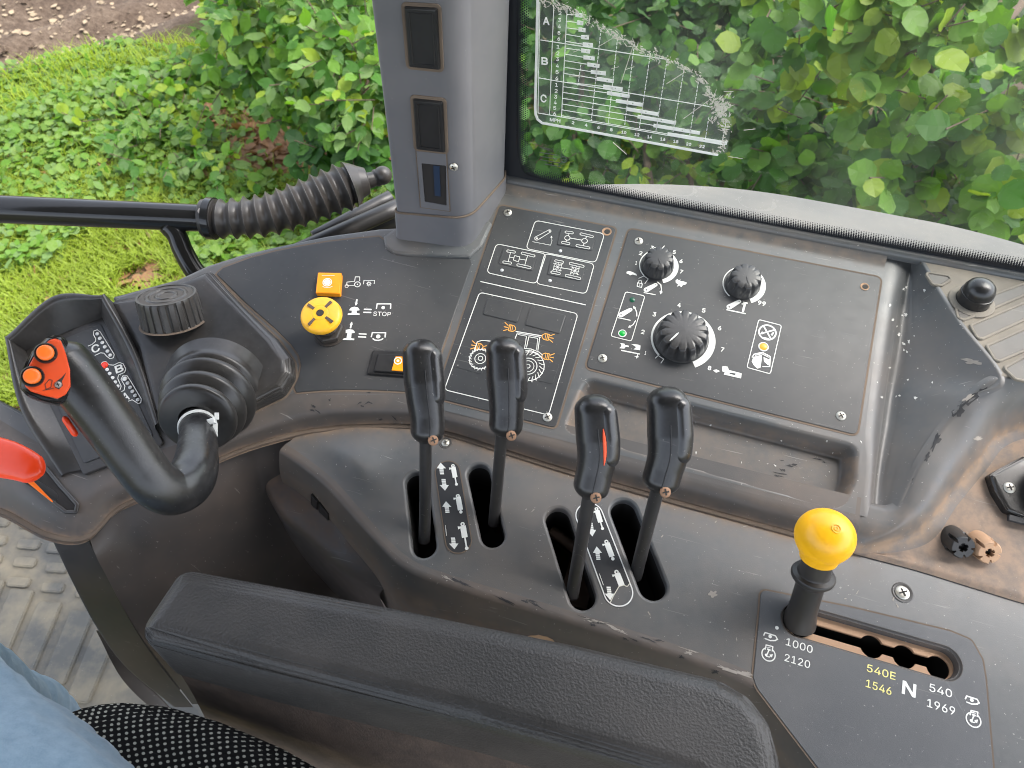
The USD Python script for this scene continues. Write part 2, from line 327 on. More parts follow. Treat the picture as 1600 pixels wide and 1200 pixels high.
def leafmat(name, c, tr=.45, var=.35, rough=.55):
    c = np.array(c, float)
    return M(name, {'g': ('geometry', {}), 'n': ('noise_texture', {'scale': 3.0, 'detail': 3.0}), 'isl': ('math', {'math_type': 'multiply_add', 'value2': .6, 'value3': 0.0}), 'ad': ('math', {'math_type': 'multiply_add', 'value2': .4}),
        'c': ('mix_color', {'a': tuple(c*(1-var)), 'b': tuple(c*np.array([1+var*1.3, 1+var, 1+var*.3]))}), 'p': ('principled_bsdf', {'roughness': rough, 'specular_ior_level': .4}),
        't': ('translucent_bsdf', {}), 'tc': ('mix_color', {'blend_type': 'multiply', 'fac': 1.0, 'b': (1.1, 1.15, .55)}), 'mx': ('mix_closure', {'fac': tr})},
        [('g.position', 'n.vector'), ('g.random_per_island', 'isl.value1'), ('n.fac', 'ad.value1'), ('isl.value', 'ad.value3'), ('ad.value', 'c.fac'), ('c.result', 'p.base_color'), ('c.result', 'tc.a'), ('tc.result', 't.color'),
         ('p.BSDF', 'mx.closure1'), ('t.BSDF', 'mx.closure2')], surface='mx.closure')
LEAF = [leafmat('leaf_mid_green', (.058, .165, .022)), leafmat('leaf_light_green', (.115, .25, .025)), leafmat('leaf_dark_green', (.028, .090, .018)), leafmat('leaf_yellow_green', (.21, .31, .022)), leafmat('leaf_glare_green', (.15, .26, .075))]  # last green is paled to imitate glare over the left bushes
GRASS = leafmat('grass_blade', (.26, .36, .030), .45, .4)
WEED = leafmat('weed_leaf', (.16, .28, .045), .4, .4)
K['glass'] = M('window_glass', {'t': ('transparent_bsdf', {'color': (.93, .96, .93)}), 'g': ('glossy_bsdf', {'roughness': .02}), 'f': ('fresnel', {'IOR': 1.45}), 'm': ('mix_closure', {}),
    'ge': ('geometry', {}), 'n': ('noise_texture', {'scale': 700.0, 'detail': 2.0}), 'n2': ('noise_texture', {'scale': 5.0, 'detail': 4.0}), 's': ('map_range', {'from_min': .70, 'from_max': .76, 'to_min': 0.0, 'to_max': .30, 'clamp': True}),
    's2': ('map_range', {'from_min': .4, 'from_max': .8, 'to_min': .0, 'to_max': .095, 'clamp': True}), 'ad': ('math', {'math_type': 'add', 'use_clamp': True}),  # broad pale veil: dust haze, raised to stand in for glare on the pane
    'd': ('diffuse_bsdf', {'color': (.6, .57, .5)}), 'm2': ('mix_closure', {})},
    [('f.fac', 'm.fac'), ('t.BSDF', 'm.closure1'), ('g.BSDF', 'm.closure2'), ('ge.position', 'n.vector'), ('ge.position', 'n2.vector'), ('n.fac', 's.value'), ('n2.fac', 's2.value'), ('s.result', 'ad.value1'), ('s2.result', 'ad.value2'),
     ('ad.value', 'm2.fac'), ('m.closure', 'm2.closure1'), ('d.BSDF', 'm2.closure2')], surface='m2.closure')
K['film'] = M('clear_film', {'t': ('transparent_bsdf', {'color': (.93, .97, .94)}), 'd': ('diffuse_bsdf', {'color': (.6, .62, .58)}), 'm': ('mix_closure', {'fac': .05})}, [('t.BSDF', 'm.closure1'), ('d.BSDF', 'm.closure2')], surface='m.closure')
K['mat'] = plastic('rubber_mat', (.085, .084, .077), .75, .75, (.27, .225, .15), 700, .2, .3, .2, big=10)
K['pod_dirt'] = plastic('cap_dirt', (.045, .040, .035), .8, .4, (.09, .078, .064), 700, .1)
K['skin'] = simple('skin', (.5, .32, .24), .5)
K['denim'] = M('washed_denim', {'g': ('geometry', {}), 'n': ('noise_texture', {'scale': 70.0, 'detail': 7.0, 'roughness': .7}), 'n2': ('noise_texture', {'scale': 520.0, 'detail': 2.0}), 'mp': ('mapping', {'rotation': (0, 0, .8), 'scale': (1500.0, 500.0, 900.0)}), 'n3': ('noise_texture', {'scale': 1.0, 'detail': 2.0}),
    'c': ('mix_color', {'a': (.15, .215, .27), 'b': (.25, .325, .385)}), 'c2': ('mix_color', {'blend_type': 'multiply', 'b': (.72, .80, .86)}), 'f': ('map_range', {'from_min': .25, 'from_max': .78, 'clamp': True}), 'bp': ('bump', {'strength': .35, 'distance': .0008}), 'p': ('principled_bsdf', {'roughness': .95, 'sheen_weight': .15, 'specular_ior_level': .15})},
    [('g.position', 'n.vector'), ('g.position', 'n2.vector'), ('g.position', 'mp.vector'), ('mp.vector', 'n3.vector'), ('n.fac', 'f.value'), ('f.result', 'c.fac'), ('c.result', 'c2.a'), ('n3.fac', 'c2.fac'), ('c2.result', 'p.base_color'), ('n2.fac', 'bp.height'), ('bp.normal', 'p.normal')])
K['seatfabric'] = M('dotted_seat_fabric', {'g': ('geometry', {}), 'mp': ('mapping', {'rotation': (0, 0, .95), 'scale': (140.0, 190.0, 0.0)}), 'v': ('voronoi_texture', {'dimensions': '2D', 'feature': 'f1', 'metric': 'euclidean', 'scale': 1.0, 'randomness': .10}), 'n': ('noise_texture', {'scale': 900.0, 'detail': 2.0}),
    'f': ('map_range', {'from_min': .20, 'from_max': .27, 'to_min': 1.0, 'to_max': 0.0, 'clamp': True}), 'c': ('mix_color', {'a': (.012, .012, .012), 'b': (.40, .39, .34)}), 'bp': ('bump', {'strength': .5, 'distance': .001}), 'p': ('principled_bsdf', {'roughness': .95, 'specular_ior_level': .1})},
    [('g.position', 'mp.vector'), ('mp.vector', 'v.vector'), ('v.distance', 'f.value'), ('f.result', 'c.fac'), ('c.result', 'p.base_color'), ('g.position', 'n.vector'), ('n.fac', 'bp.height'), ('bp.normal', 'p.normal')])

K['cabdark'] = plastic('dirty_cab_metal', (.045, .034, .028), .8, .5, (.11, .075, .052), 500, .3)

K['shelf_tan'] = plastic('dusty_shelf', (.135, .121, .099), .8, .6, (.235, .203, .155), 700, .25, .3, .2)
K['shelf_grey'] = plastic('shelf_island', (.10, .094, .084), .7, .5, (.17, .148, .122), 900, .15, .3, .2)
K['console_tan_lit'] = plastic('tan_dusty_lit_console', (.075, .064, .055), .55, .6, (.25, .18, .13), 1300, .12, .5, .3)  # dusty tan, lightened beyond its dust to stand in for rear window light
K['scuff'] = simple('pale_scuff', (.24, .215, .185), .8, var=.3, vscale=200)
K['speck'] = simple('pale_paint_speck', (.50, .49, .46), .7)
# ------------------------------------------------------------------ the side console: moulded body
console = thing('side_console', 'long grey moulded plastic side console carrying the levers and control plates', 'console')
def p2(x, y, h=0.0): return np.array([x, y, P2.p[2]-(P2.n[1]*(y-P2.p[1]))/P2.n[2]])+P2.n*h
def p1(x, y, h=0.0): return np.array([x, y, P1.p[2]-(P1.n[1]*(y-P1.p[1]))/P1.n[2]])+P1.n*h
# right half: a sloping deck with a long tray pressed into it
def deck():
    x = np.linspace(-.285, .2265, 257); y = np.r_[np.linspace(.440, .535, 60), np.linspace(.537, .762, 90)]
    X, Yg = np.meshgrid(x, y); V = np.stack([X, Yg, P2.p[2]-P2.n[1]*(Yg-P2.p[1])/P2.n[2]], -1)
    tray = rounded(np.array([P2.at(*q)[:2] for q in ((917, 592), (1337, 699), (1334, 752), (1316, 786), (1300, 790), (884, 670))]), .010)
    pts = shapely.points(V[..., :2].reshape(-1, 2)); d = shapely.distance(pts, tray.boundary)*np.where(shapely.contains(tray, pts), 1, -1)
    d = d.reshape(X.shape)
    inside = sm(d, -.003, .009)
    fl = -.022*inside
    rim = .010*sm(Yg, .728, .750)-.02*sm(Yg, .752, .762)
    V = V+P2.n*(fl+rim)[..., None]
    ds = np.exp(-(d/.004)**2)*.55*(Yg < .50)+.35*inside*sm(d, .012, .0)+.25*inside
    ds = np.maximum(ds, .55*np.exp(-((Yg-.735)/.008)**2)*0.6)
    return V, np.clip(ds, 0, 1)
G, ds = deck(); obj('deck', gridmesh(G), K['console'], console, smooth=True, dust=ds.ravel())
xs_ = np.linspace(-.285, .64, 90); obj('window_rim', sweep(np.array([p2(x, .7475, .0035) for x in xs_]), .0078, .0078, 14), K['console'], console, smooth=True)
# left half: deck turned towards the driver
rim_f = [(127, 734), (82, 640), (40, 548), (98, 521), (160, 497), (204, 585), (243, 672)]
rim_i = [((104, 738), .004), ((42, 640), .020), ((15, 532), .034), ((84, 470), .036), ((158, 466), .034), ((206, 556), .020), ((242, 664), .0175)]
rim_o = [((94, 744), .004), ((30, 640), .020), ((5, 526), .034), ((82, 461), .036), ((163, 460), .034), ((213, 553), .020), ((248, 660), .0175)]
left_uv = [P3.uv(*q, h) for q, h in rim_o[:5]]+[P3.uv(*q) for q in ((172, 462), (217, 450), (277, 434), (322, 413), (375, 396), (430, 383), (512, 366), (592, 355), (640, 352), (720, 352), (762, 352), (715, 470), (676, 626), (633, 624), (540, 622), (480, 625), (430, 640), (370, 670), (300, 702), (215, 729), (165, 744), (125, 750), (75, 724), (20, 692), (-60, 642), (-60, 620), (-10, 620))]
left_uv = left_uv[1:5]+left_uv[5:]
obj('deck', place(slab(rounded(left_uv, .003), .022, .007, 4), P3, -.022), K['console'], console, smooth=40)
# step from the decks down to the lower plate
A = [P3.at(*q) for q in ((-60, 640), (20, 690), (75, 722), (125, 748), (165, 742), (215, 727), (300, 700), (370, 668), (430, 638), (480, 623), (540, 620), (633, 622), (672, 630))]
A += [p2(x, .446) for x in (-.215, -.17, -.10, 0.0, .09, .17, .2305)]
jpx = [(-90, 780), (0, 800), (75, 838), (135, 842), (180, 800), (225, 777), (337, 722), (400, 697), (470, 678), (505, 673), (542, 669), (641, 668), (692, 678),
       (722, 686), (790, 708), (895, 741), (1040, 782), (1160, 815), (1270, 845), (1330, 862)]
B = [P1.at(*q) for q in jpx]
A0 = [a+np.array([0, .012, .0032]) for a in A]
mid = [a*.45+b*.55+np.array([0, -.004, .010]) for a, b in zip(A, B)]
foot = [b+np.array([0, .004, .0015]) for b in B]
Gs = loft([A0, A, mid, foot, [b+np.array([0, -.004, -.0015]) for b in B]], [0, .014, .03, .003, 0], 260, .004)
jd = seg_dist(Gs.reshape(-1, 3), spline(np.array(B), 120))
ad = seg_dist(Gs.reshape(-1, 3), spline(np.array(A), 120))
obj('step_riser', gridmesh(Gs), K['console_brown'], console, smooth=True, dust=np.clip(1.3*np.exp(-(jd/.0045)**2)+.35*np.exp(-(jd/.018)**2), 0, 1))
# dirty seam lying along the joint
seam = sweep(spline(np.array(B)+np.array([0, .001, .0012]), 200), .0016, .0032, 8)
obj('dirty_seam', seam, K['groove'], console, smooth=True)
# lower plate with its slots
def stadium(pl, a, b, rpx, z=None):
    ua, ub = pl.uv(*a), pl.uv(*b); r = np.linalg.norm(pl.uv(a[0]+rpx, a[1])-ua)
    return sg.LineString([ua, ub]), r
slots = [stadium(P1, a, b, r) for a, b, r in (((651, 753), (663, 853), 17.5), ((748, 741), (770, 837), 17.5), ((872, 812), (910, 932), 19.5), ((975, 800), (1020, 916), 20.5))]
gate = stadium(P1, (1247, 970), (1474, 1036), 27)
# rolled front edge and front wall of the lower plate
fe = [(446, 694), (470, 709), (520, 748), (560, 792), (600, 836), (640, 872), (700, 897), (900, 957), (1100, 1022), (1185, 1058), (1243, 1112), (1300, 1195), (1380, 1330)]
E0 = np.array([P1.at(*q) for q in fe])
cen = np.array([.05, .36]); 
def outward(P):
    T = np.gradient(P[:, :2], axis=0); n = np.c_[T[:, 1], -T[:, 0]]; return np.c_[n/np.linalg.norm(n, axis=1, keepdims=True), np.zeros(len(P))]
ow = outward(E0)
E1 = E0+ow*.010; E2 = E1+ow*.018+np.array([0, 0, -.030]); E3 = E2+ow*.012+np.array([0, 0, -.14])
E2[:5] = E1[:5]+ow[:5]*.012+np.array([0, 0, -.034]); E3[:5] = E2[:5]+ow[:5]*.003+np.array([0, 0, -.11])
Gf = loft([E0, E1, E2, E3], [0, .011, .02, 0], 200, .006)
vz = Gf.reshape(-1, 3); h1 = (vz-P1.p)@P1.n
obj('front_wall', gridmesh(Gf), K['console_brown'], console, smooth=True, dust=np.clip(.35*sm(-h1, .01, .03)*sm(-h1, .16, .06), 0, 1))
low_px = [(470, 676), (542, 667), (641, 666), (692, 676), (850, 725), (1270, 843), (1600, 938), (1800, 992), (1900, 1330)]
fuv = np.c_[(Gf[0]-P1.p)@P1.x, (Gf[0]-P1.p)@P1.y]
low = sg.Polygon(np.vstack([P1.uvs([(452, 690)]), P1.uvs(low_px), fuv[::-1]])).buffer(0)
flat_ = low
for ln, r in slots: flat_ = flat_.difference(ln.buffer(r+.0032, quad_segs=10))
flat_ = flat_.difference(gate[0].buffer(gate[1], quad_segs=10))
flat_ = flat_.intersection(shapely.unary_union([sg.box(i*.03-1, j*.03-1, (i+1)*.03-1, (j+1)*.03-1) for i in range(60) for j in range(60)])) if False else flat_
v, f = tri2(flat_)
dome_c = P1.uv(545, 735)
fm = trimesh.Trimesh(np.c_[v, np.zeros(len(v))], f, process=False)
fm = fm.subdivide_to_size(.009)
vv = np.array(fm.vertices); q = vv[:, :2]-dome_c
bump = .010*np.exp(-(q[:, 0]**2/.036**2+q[:, 1]**2/.045**2))
edge = shapely.LineString(P1.uvs([(440, 692), (470, 706), (520, 748), (560, 792), (600, 836), (640, 872), (700, 897)]))
fall = shapely.distance(shapely.points(vv[:, :2]), shapely.LineString(fuv)); bump = bump*sm(fall, .002, .030)
vv[:, 2] = bump
fm = trimesh.Trimesh(P1.w(vv[:, :2], vv[:, 2]), fm.faces, process=False)
jd = seg_dist(np.array(fm.vertices), spline(np.array(B), 120))
obj('lower_plate', fm, K['console'], console, smooth=True, dust=np.clip(.75*np.exp(-(jd/.006)**2)+.2*np.exp(-(jd/.03)**2), 0, 1))
for ln, r in slots:
    rings = []
    for k in range(5):
        a = math.pi/2*k/4; rings.append(P1.w(np.array(ln.buffer(r+.0032*(1-math.sin(a)), quad_segs=10).exterior.coords)[:-1], -.0032*(1-math.cos(a))))
    rings.append(P1.w(np.array(ln.buffer(r, quad_segs=10).exterior.coords)[:-1], -.010))
    obj('slot_rim', gridmesh(np.array(rings), True), K['console'], console, smooth=True)
    w_ = [P1.w(np.array(ln.buffer(r+.001, quad_segs=10).exterior.coords)[:-1], h) for h in (-.009, -.075)]
    g2 = gridmesh(np.array(w_), True); v2, f2 = tri2(ln.buffer(r+.001, quad_segs=10))
    obj('slot_well', cat_(g2, trimesh.Trimesh(P1.w(v2, -.075), f2, process=False)), K['cavity'], console)
# linkage seen through the third slot
c3 = P1.at(880, 850, -.03); obj('linkage_rod', tube([P1.at(862, 830, -.035), P1.at(900, 858, -.030), P1.at(925, 905, -.045)], .006), K['cavity_brown'], console)
obj('linkage_plate', boxm(P1.at(905, 905, -.05), (.03, .06, .004), (P1.x, P1.y, P1.n)), K['cavity_brown'], console)
# hollow between the lower plate and the front of the console
Wt = [P1.at(135, 842), P1.at(180, 800), P1.at(225, 777), P1.at(337, 722), P1.at(400, 697), P1.at(480, 676, -.001)]
Wt = [q+np.array([0, .004, .001]) for q in Wt]
Wm = [Z(150, 870, 1.625), Z(195, 850, 1.61), Z(240, 825, 1.61), Z(345, 775, 1.61), Z(398, 742, 1.61), Z(480, 735, 1.60)]
Wb = [Z(212, 985, 1.50), Z(255, 985, 1.48), Z(300, 970, 1.47), Z(385, 925, 1.46), Z(450, 880, 1.46), Z(520, 860, 1.47)]
Wc = [Z(300, 1100, 1.38), Z(345, 1100, 1.38), Z(380, 1080, 1.38), Z(460, 1030, 1.37), Z(530, 980, 1.37), Z(600, 960, 1.37)]
obj('hollow_wall', gridmesh(loft([Wt, Wm, Wb, Wc], [0, .02, .04, 0], 60, .008)), K['wallplastic'], console, smooth=True)
Lt = [q+np.array([.022, .02, 0]) for q in (P1.at(440, 712, -.030), Z(478, 785, 1.607), Z(522, 830, 1.602), Z(570, 872, 1.598), Z(615, 908, 1.594))]
Lf = [Z(392, 745, 1.600), Z(430, 795, 1.585), Z(478, 840, 1.575), Z(530, 885, 1.57), Z(590, 925, 1.565)]
Ld = [q+np.array([.004, .0, -.16]) for q in Lf]; Lf[0] = Lf[0]+np.array([-.01, .02, 0])
gl = loft([Lt, Lf, Ld], [0, .014, 0], 60, .006); zl = gl.reshape(-1, 3)[:, 2]
obj('hollow_ledge', gridmesh(gl), K['wallplastic'], console, smooth=True, dust=np.clip(.8*sm(zl, 1.56, 1.60), 0, 1))
# small vent badge on the dark end face
va, vb = Z(487, 768, 1.630), Z(516, 815, 1.616)
# edge strip of the console running down to the floor
So = [P1.at(75, 838), Z(112, 915, 1.58), Z(150, 985, 1.50), Z(195, 1045, 1.44), Z(268, 1105, 1.36)]
Si = [P1.at(137, 842), Z(174, 915, 1.58), Z(213, 987, 1.50), Z(250, 1040, 1.44), Z(302, 1105, 1.36)]
Sx = [q+np.array([-.03, .08, -.05]) for q in So]
obj('front_edge', gridmesh(loft([Sx, So, Si], [0, .006, 0], 60, .01)), K['wallplastic'], console, smooth=True)
# right end: deep fold, rounded ridge and a ribbed shelf
ysF = (.752, .690, .632, .590, .545, .495, .440)
F0 = [p2(.2395, y) for y in ysF]; F00 = [p2(x, y, -.0003) for x, y in zip((.205, .205, .205, .205, .206, .2235, .2245), ysF)]
F1 = [p2(x, y, h) for x, y, h in zip((.258, .257, .256, .254, .252, .249, .246), ysF, (-.008, -.016, -.022, -.026, -.026, -.020, -.006))]
RB = [np.array([.258, .752, 1.771]), Z(1492, 494, 1.771), Z(1563, 590, 1.768), Z(1520, 618, 1.752), Z(1482, 660, 1.732), Z(1440, 722, 1.712), Z(1404, 792, P2.at(1404, 792)[2]+.003)]
RBo = [q+np.array([.004, -.003 if k > 2 else 0, -.004 if k > 2 else 0]) for k, q in enumerate(RB)]
F2 = [a*.55+b*.45+np.array([-.002, 0, -.006]) for a, b in zip(F1, RB)]
gp = loft([F00, F0, F1, F2, RB, RBo], [0, .017, .012, .03, .006, 0], 120, .003)
obj('end_fold', gridmesh(gp), K['console'], console, smooth=True)
rd = [P2.at(1345, 785, -.003), Z(1404, 792, P2.at(1404, 792)[2]+.003), Z(1440, 722, 1.712), Z(1482, 660, 1.732), Z(1520, 618, 1.752), Z(1563, 590, 1.768), Z(1640, 588, 1.769), Z(1760, 600, 1.769)]
ro = [P1.at(1335, 825, .022), Z(1396, 830, 1.686), Z(1450, 785, 1.700), Z(1497, 718, 1.715), Z(1530, 672, 1.729), Z(1568, 636, 1.742), Z(1640, 628, 1.744), Z(1760, 640, 1.744)]
gr = [P1.at(1285, 846, -.002), Z(1337, 859, 1.663), Z(1430, 835, 1.672), Z(1483, 776, 1.684), Z(1529, 721, 1.695), Z(1563, 680, 1.704), Z(1640, 665, 1.708), Z(1760, 672, 1.708)]
gi = [P1.at(1295, 853, -.003), Z(1350, 866, 1.660), Z(1447, 850, 1.666), Z(1497, 788, 1.679), Z(1542, 733, 1.689), Z(1575, 695, 1.697), Z(1640, 680, 1.701), Z(1760, 687, 1.701)]
rd0 = [q+np.array([-.004, .006, -.004]) for q in rd]
g4 = loft([rd0, rd, ro, gr, gi], [0, .012, .02, .003, 0], 90, .004)
gd = seg_dist(g4.reshape(-1, 3), spline(np.array(gr), 80))
obj('end_ridge', gridmesh(g4), K['console'], console, smooth=True, dust=np.clip(1.0*np.exp(-(gd/.005)**2)+.45*np.exp(-(gd/.03)**2), 0, 1))
sr1 = [P1.at(1295, 852, -.003), P1.at(1340, 864, .001), P1.at(1430, 888, .001), P1.at(1515, 914, .001), P1.at(1600, 940, .001), P1.at(1700, 968, .001), P1.at(1800, 996, .001), P1.at(1900, 1020, .001)]
g5 = loft([gi, [a*.5+b*.5 for a, b in zip(gi, sr1)], [q+np.array([0, .002, .006]) for q in sr1], [q+np.array([0, -.002, 0]) for q in sr1]], [0, .03, .004, 0], 90, .005)
gd = seg_dist(g5.reshape(-1, 3), spline(np.array(sr1), 80))
obj('end_panel', gridmesh(g5), K['console_tan_lit'], console, smooth=True, dust=np.clip(.9*np.exp(-(gd/.005)**2)+.75, 0, 1))  # seam dust is dirt; the even dust layer paints in window brightness
# ribbed shelf: flat with raised islands between channels
PS = Plane(Z(1520, 480, 1.7705), [0, -.012, 1])
sh_uv = [PS.uv(*q) for q in ((1497, 497), (1566, 588), (1640, 588), (1800, 605))]; wuv = lambda x, y: [(np.array([x, y, PS.p[2]])-PS.p)@PS.x, (np.array([x, y, PS.p[2]])-PS.p)@PS.y]
obj('ribbed_shelf', place(slab(sg.Polygon([wuv(.260, .744)]+sh_uv+[wuv(.62, .744)]).buffer(0), .02, .002), PS, -.0205), K['shelf_tan'], console)
for px in ([(1446.6, 427.5), (1487.8, 434.4), (1469.5, 445.8), (1458, 445)], [(1517.6, 510), (1600, 475.6), (1700, 440), (1700, 470), (1600, 498.5), (1529, 530.6)], [(1542.8, 542), (1600, 516.8), (1700, 480), (1700, 520), (1600, 546.6), (1556.5, 565)],
           [(1570, 576.4), (1600, 560.3), (1700, 530), (1700, 575), (1600, 594.7), (1586, 592)], [(1494.7, 484), (1530, 472), (1556.5, 461), (1600, 445), (1700, 410), (1700, 430), (1600, 460), (1530, 490), (1499, 501)]):
    ip = rounded(PS.uvs(px), .003)
    obj('shelf_island', place(slab(ip, .0014, .0009, 2), PS, -.0005), K['shelf_grey'], console)
    obj('dusty_ridge', place(slab(ip.buffer(.0026).difference(ip.buffer(-.0002)), .0026, .0012, 2), PS, -.0005), K['shelf_tan'], console)
# ------------------------------------------------------------------ control plates with their knobs, lamps and print
def S(ox, oy, k): return lambda *pts: [(ox+x/k, oy+y/k) for x, y in pts]
def screw(pl, px, r, parent, mat='screw', h=0.0, seed=0):
    c = pl.at(*px, h); a = seed*1.7+.4; X = pl.x*math.cos(a)+pl.y*math.sin(a); Yv = np.cross(pl.n, X)
    s_ = obj('screw', lathe([(r, 0), (r, .0006), (r*.86, .0015), (r*.55, .0021), (.0001, .0023)], c, pl.n, 24), K[mat], parent, smooth=40)
    q = []
    for ax in ((X, Yv), (Yv, X)): q.append(boxm(c+pl.n*.0022, (r*1.15, r*.24, .0008), (ax[0], ax[1], np.cross(ax[0], ax[1]))))
    obj('cross_recess', cat_(*q), K['screwdark'], s_)
    return s_
def hole(pl, px, r, parent, h):
    c = pl.at(*px, h); o = obj('screw_hole', lathe([(r*1.18, 0), (r*1.1, .0004), (r, .0003), (r*.97, -.0002), (r*.3, -.0004)], c+pl.n*.0003, pl.n, 24), K['brownpeg'], parent)
    obj('hole_dark', lathe([(r*.72, .0), (.0001, .0001)], c+pl.n*.0004+pl.x*r*.12, pl.n, 20), K['screwdark'], o)
def knob(pl, px, r, h, lobes, mark, parent, dark_mark=False, ring=None):
    c = pl.at(*px, .0012)
    prof = [(r*1.0, 0), (r*1.0, .0018), (r*.965, .0030), (r*.955, h*.35), (r*.93, h*.62), (r*.89, h*.84), (r*.85, h*.93), (r*.78, h*.985), (r*.5, h*1.01), (.0002, h*1.015)]
    amp = [0, 0, .0, .045, .085, .12, .125, .10, .0, 0]
    def lob(t, i):
        w = np.abs(np.cos(t*lobes/2))**2.2; return 1-amp[i]*(1-w)**1.0*0-amp[i]*(np.clip(np.cos(t*lobes), .0, 1)**1.5)*1.25
    k = obj('control_knob', lathe(prof, c, pl.n, 30*lobes//2, lob), K['knob'], parent, smooth=38)
    a, b = (pl.at(*q, .0012+h*1.015) for q in mark)
    obj('pointer_mark', sweep(np.linspace(a, b, 6), .0005, .0009, 8, roundcap=.001), K['blackmatt' if dark_mark else 'white'], k)
    if ring:
        R0, w0, w1, pa, pb = ring; cc = pl.uv(*px); ua, ub = pl.uv(*pa)-cc, pl.uv(*pb)-cc
        t0, t1 = math.atan2(ua[1], ua[0]), math.atan2(ub[1], ub[0]); t1 = t1-2*math.pi if t1 > t0 else t1
        t = np.linspace(t0, t1, 70); f_ = (t-t0)/(t1-t0); Ro = R0*(1+.10*sm(f_, .25, 1)); w = w0+(w1-w0)*sm(f_, .35, .95)
        o = np.c_[np.cos(t)*Ro, np.sin(t)*Ro]+cc; i = np.c_[np.cos(t)*(Ro-w), np.sin(t)*(Ro-w)]+cc
        return sg.Polygon(np.r_[o, i[::-1]]).buffer(0)
def lamp(pl, px, r, mat, parent, name='indicator_lamp', rim=None, h=.0012):
    c = pl.at(*px, h); l = obj(name, lathe([(r, 0), (r*.95, .0005), (r*.6, .0010), (.0001, .0012)], c, pl.n, 20), K[mat], parent, smooth=60)
    if rim: obj('lamp_rim', lathe([(r*1.28, 0), (r*1.2, .0008), (r*1.02, .0009), (r*1.0, .0002)], c, pl.n, 24), K[rim], l)
T_ = .0012
def control_plate(name, label, pl, px, r, mat='plate'):
    t = thing(name, label, 'control panel')
    obj('plate', plate(pl, px, T_, .0006, r, steps=2), K[mat], t)
    p = rounded(pl.uvs(px, T_), r)
    obj('dusty_seam', place(slab(p.buffer(.0022).difference(p.buffer(-.001)), .0004), pl), K['groove'], t)
    return t
Q2 = P2.off(T_); Q3 = P3.off(T_)
# --- right plate: three rotary knobs
rp = control_plate('lift_control_plate', 'dark grey control plate with three fluted rotary knobs and a green lamp', P2, [(983, 357), (1377, 433.5), (1339, 679.5), (915, 574)], .006)
s3, s4, s7 = S(930, 360, 5), S(1080, 390, 5.714), S(900, 340, 3.2)
for i, q in enumerate([(998, 377), (941.5, 560), (1314, 650)]): screw(P2, q, .0052, rp, h=T_, seed=i)
hole(P2, (1351, 448), .0042, rp, T_)
W_ = []
W_.append(knob(P2, (1028, 416), .0185, .019, 10, [(1029, 403), (1033, 414)], rp, True, (.0222, .0012, .0068, (1006, 432), (1037, 446))))
W_.append(knob(P2, (1161, 445), .0195, .020, 10, [(1166, 431), (1170, 444)], rp, True, (.0235, .0012, .0085, (1140, 463), (1173, 473))))
W_.append(knob(P2, (1065, 530), .0300, .023, 14, [(1046, 533), (1061, 519)], rp, False, (.0345, .0022, .0095, (1027, 557), (1086, 575))))
def arm_icon(pl, s, a, b, w0=.0031, w1=.0022, hole_=True):
    A_, B_ = pl.uv(*s(a)[0]), pl.uv(*s(b)[0])
    g = shapely.unary_union([sg.Point(A_).buffer(w0), sg.Point(B_).buffer(w1)]).convex_hull
    return g.difference(sg.Point(A_).buffer(w0*.33)).difference(sg.Point(B_).buffer(w1*.3)) if hole_ else g
def arrow(pl, pts, mm, head): 
    uv = pl.uvs(pts); d = uv[-1]-uv[-2]; d /= np.linalg.norm(d); e = np.array([-d[1], d[0]]); hd = head/1000
    tip = uv[-1]+d*hd*.6
    return shapely.unary_union([sg.LineString(uv).buffer(mm/2000), sg.Polygon([tip, tip-d*hd*1.3+e*hd*.62, tip-d*hd*1.3-e*hd*.62])])
W_ += [arm_icon(Q2, s3, (400, 465), (472, 425)), stroke(Q2, s3((382, 487), (470, 503)), .9), arrow(Q2, s3((488, 405), (512, 425), (518, 460), (512, 490)), 1.1, 3.0)]
W_ += [stroke(Q2, s3((340, 375), (380, 357), (414, 380), (388, 416)), .7), rrect(Q2, s3((238, 480), (388, 512), (282, 866), (122, 826)), 2.4, .8)]
W_ += [arm_icon(Q2, s3, (202, 660), (275, 620)), stroke(Q2, s3((182, 683), (274, 703)), .9), arrow(Q2, s3((325, 670), (324, 640), (312, 612), (302, 598)), 1.0, 2.6), arrow(Q2, s3((315, 706), (295, 738), (265, 755)), 1.0, 2.6)]
# padlock, tortoise, hare
W_ += [stroke(Q2, s3((330, 410), (368, 418), (362, 446), (328, 438)), .9, True), stroke(Q2, s3((338, 408), (342, 392), (358, 390), (364, 412)), .8), dot(Q2, s3((347, 428))[0], 1.2)]
W_ += [fill(Q2, s3((245, 325), (262, 318), (278, 322), (300, 330), (322, 342), (326, 356), (312, 350), (290, 345), (272, 352), (262, 342), (246, 338)))]
W_ += [fill(Q2, s3((628, 392), (642, 380), (652, 392), (668, 384), (660, 398), (690, 400), (716, 410), (704, 424), (684, 428), (672, 444), (660, 430), (640, 440), (648, 420), (630, 410)))]
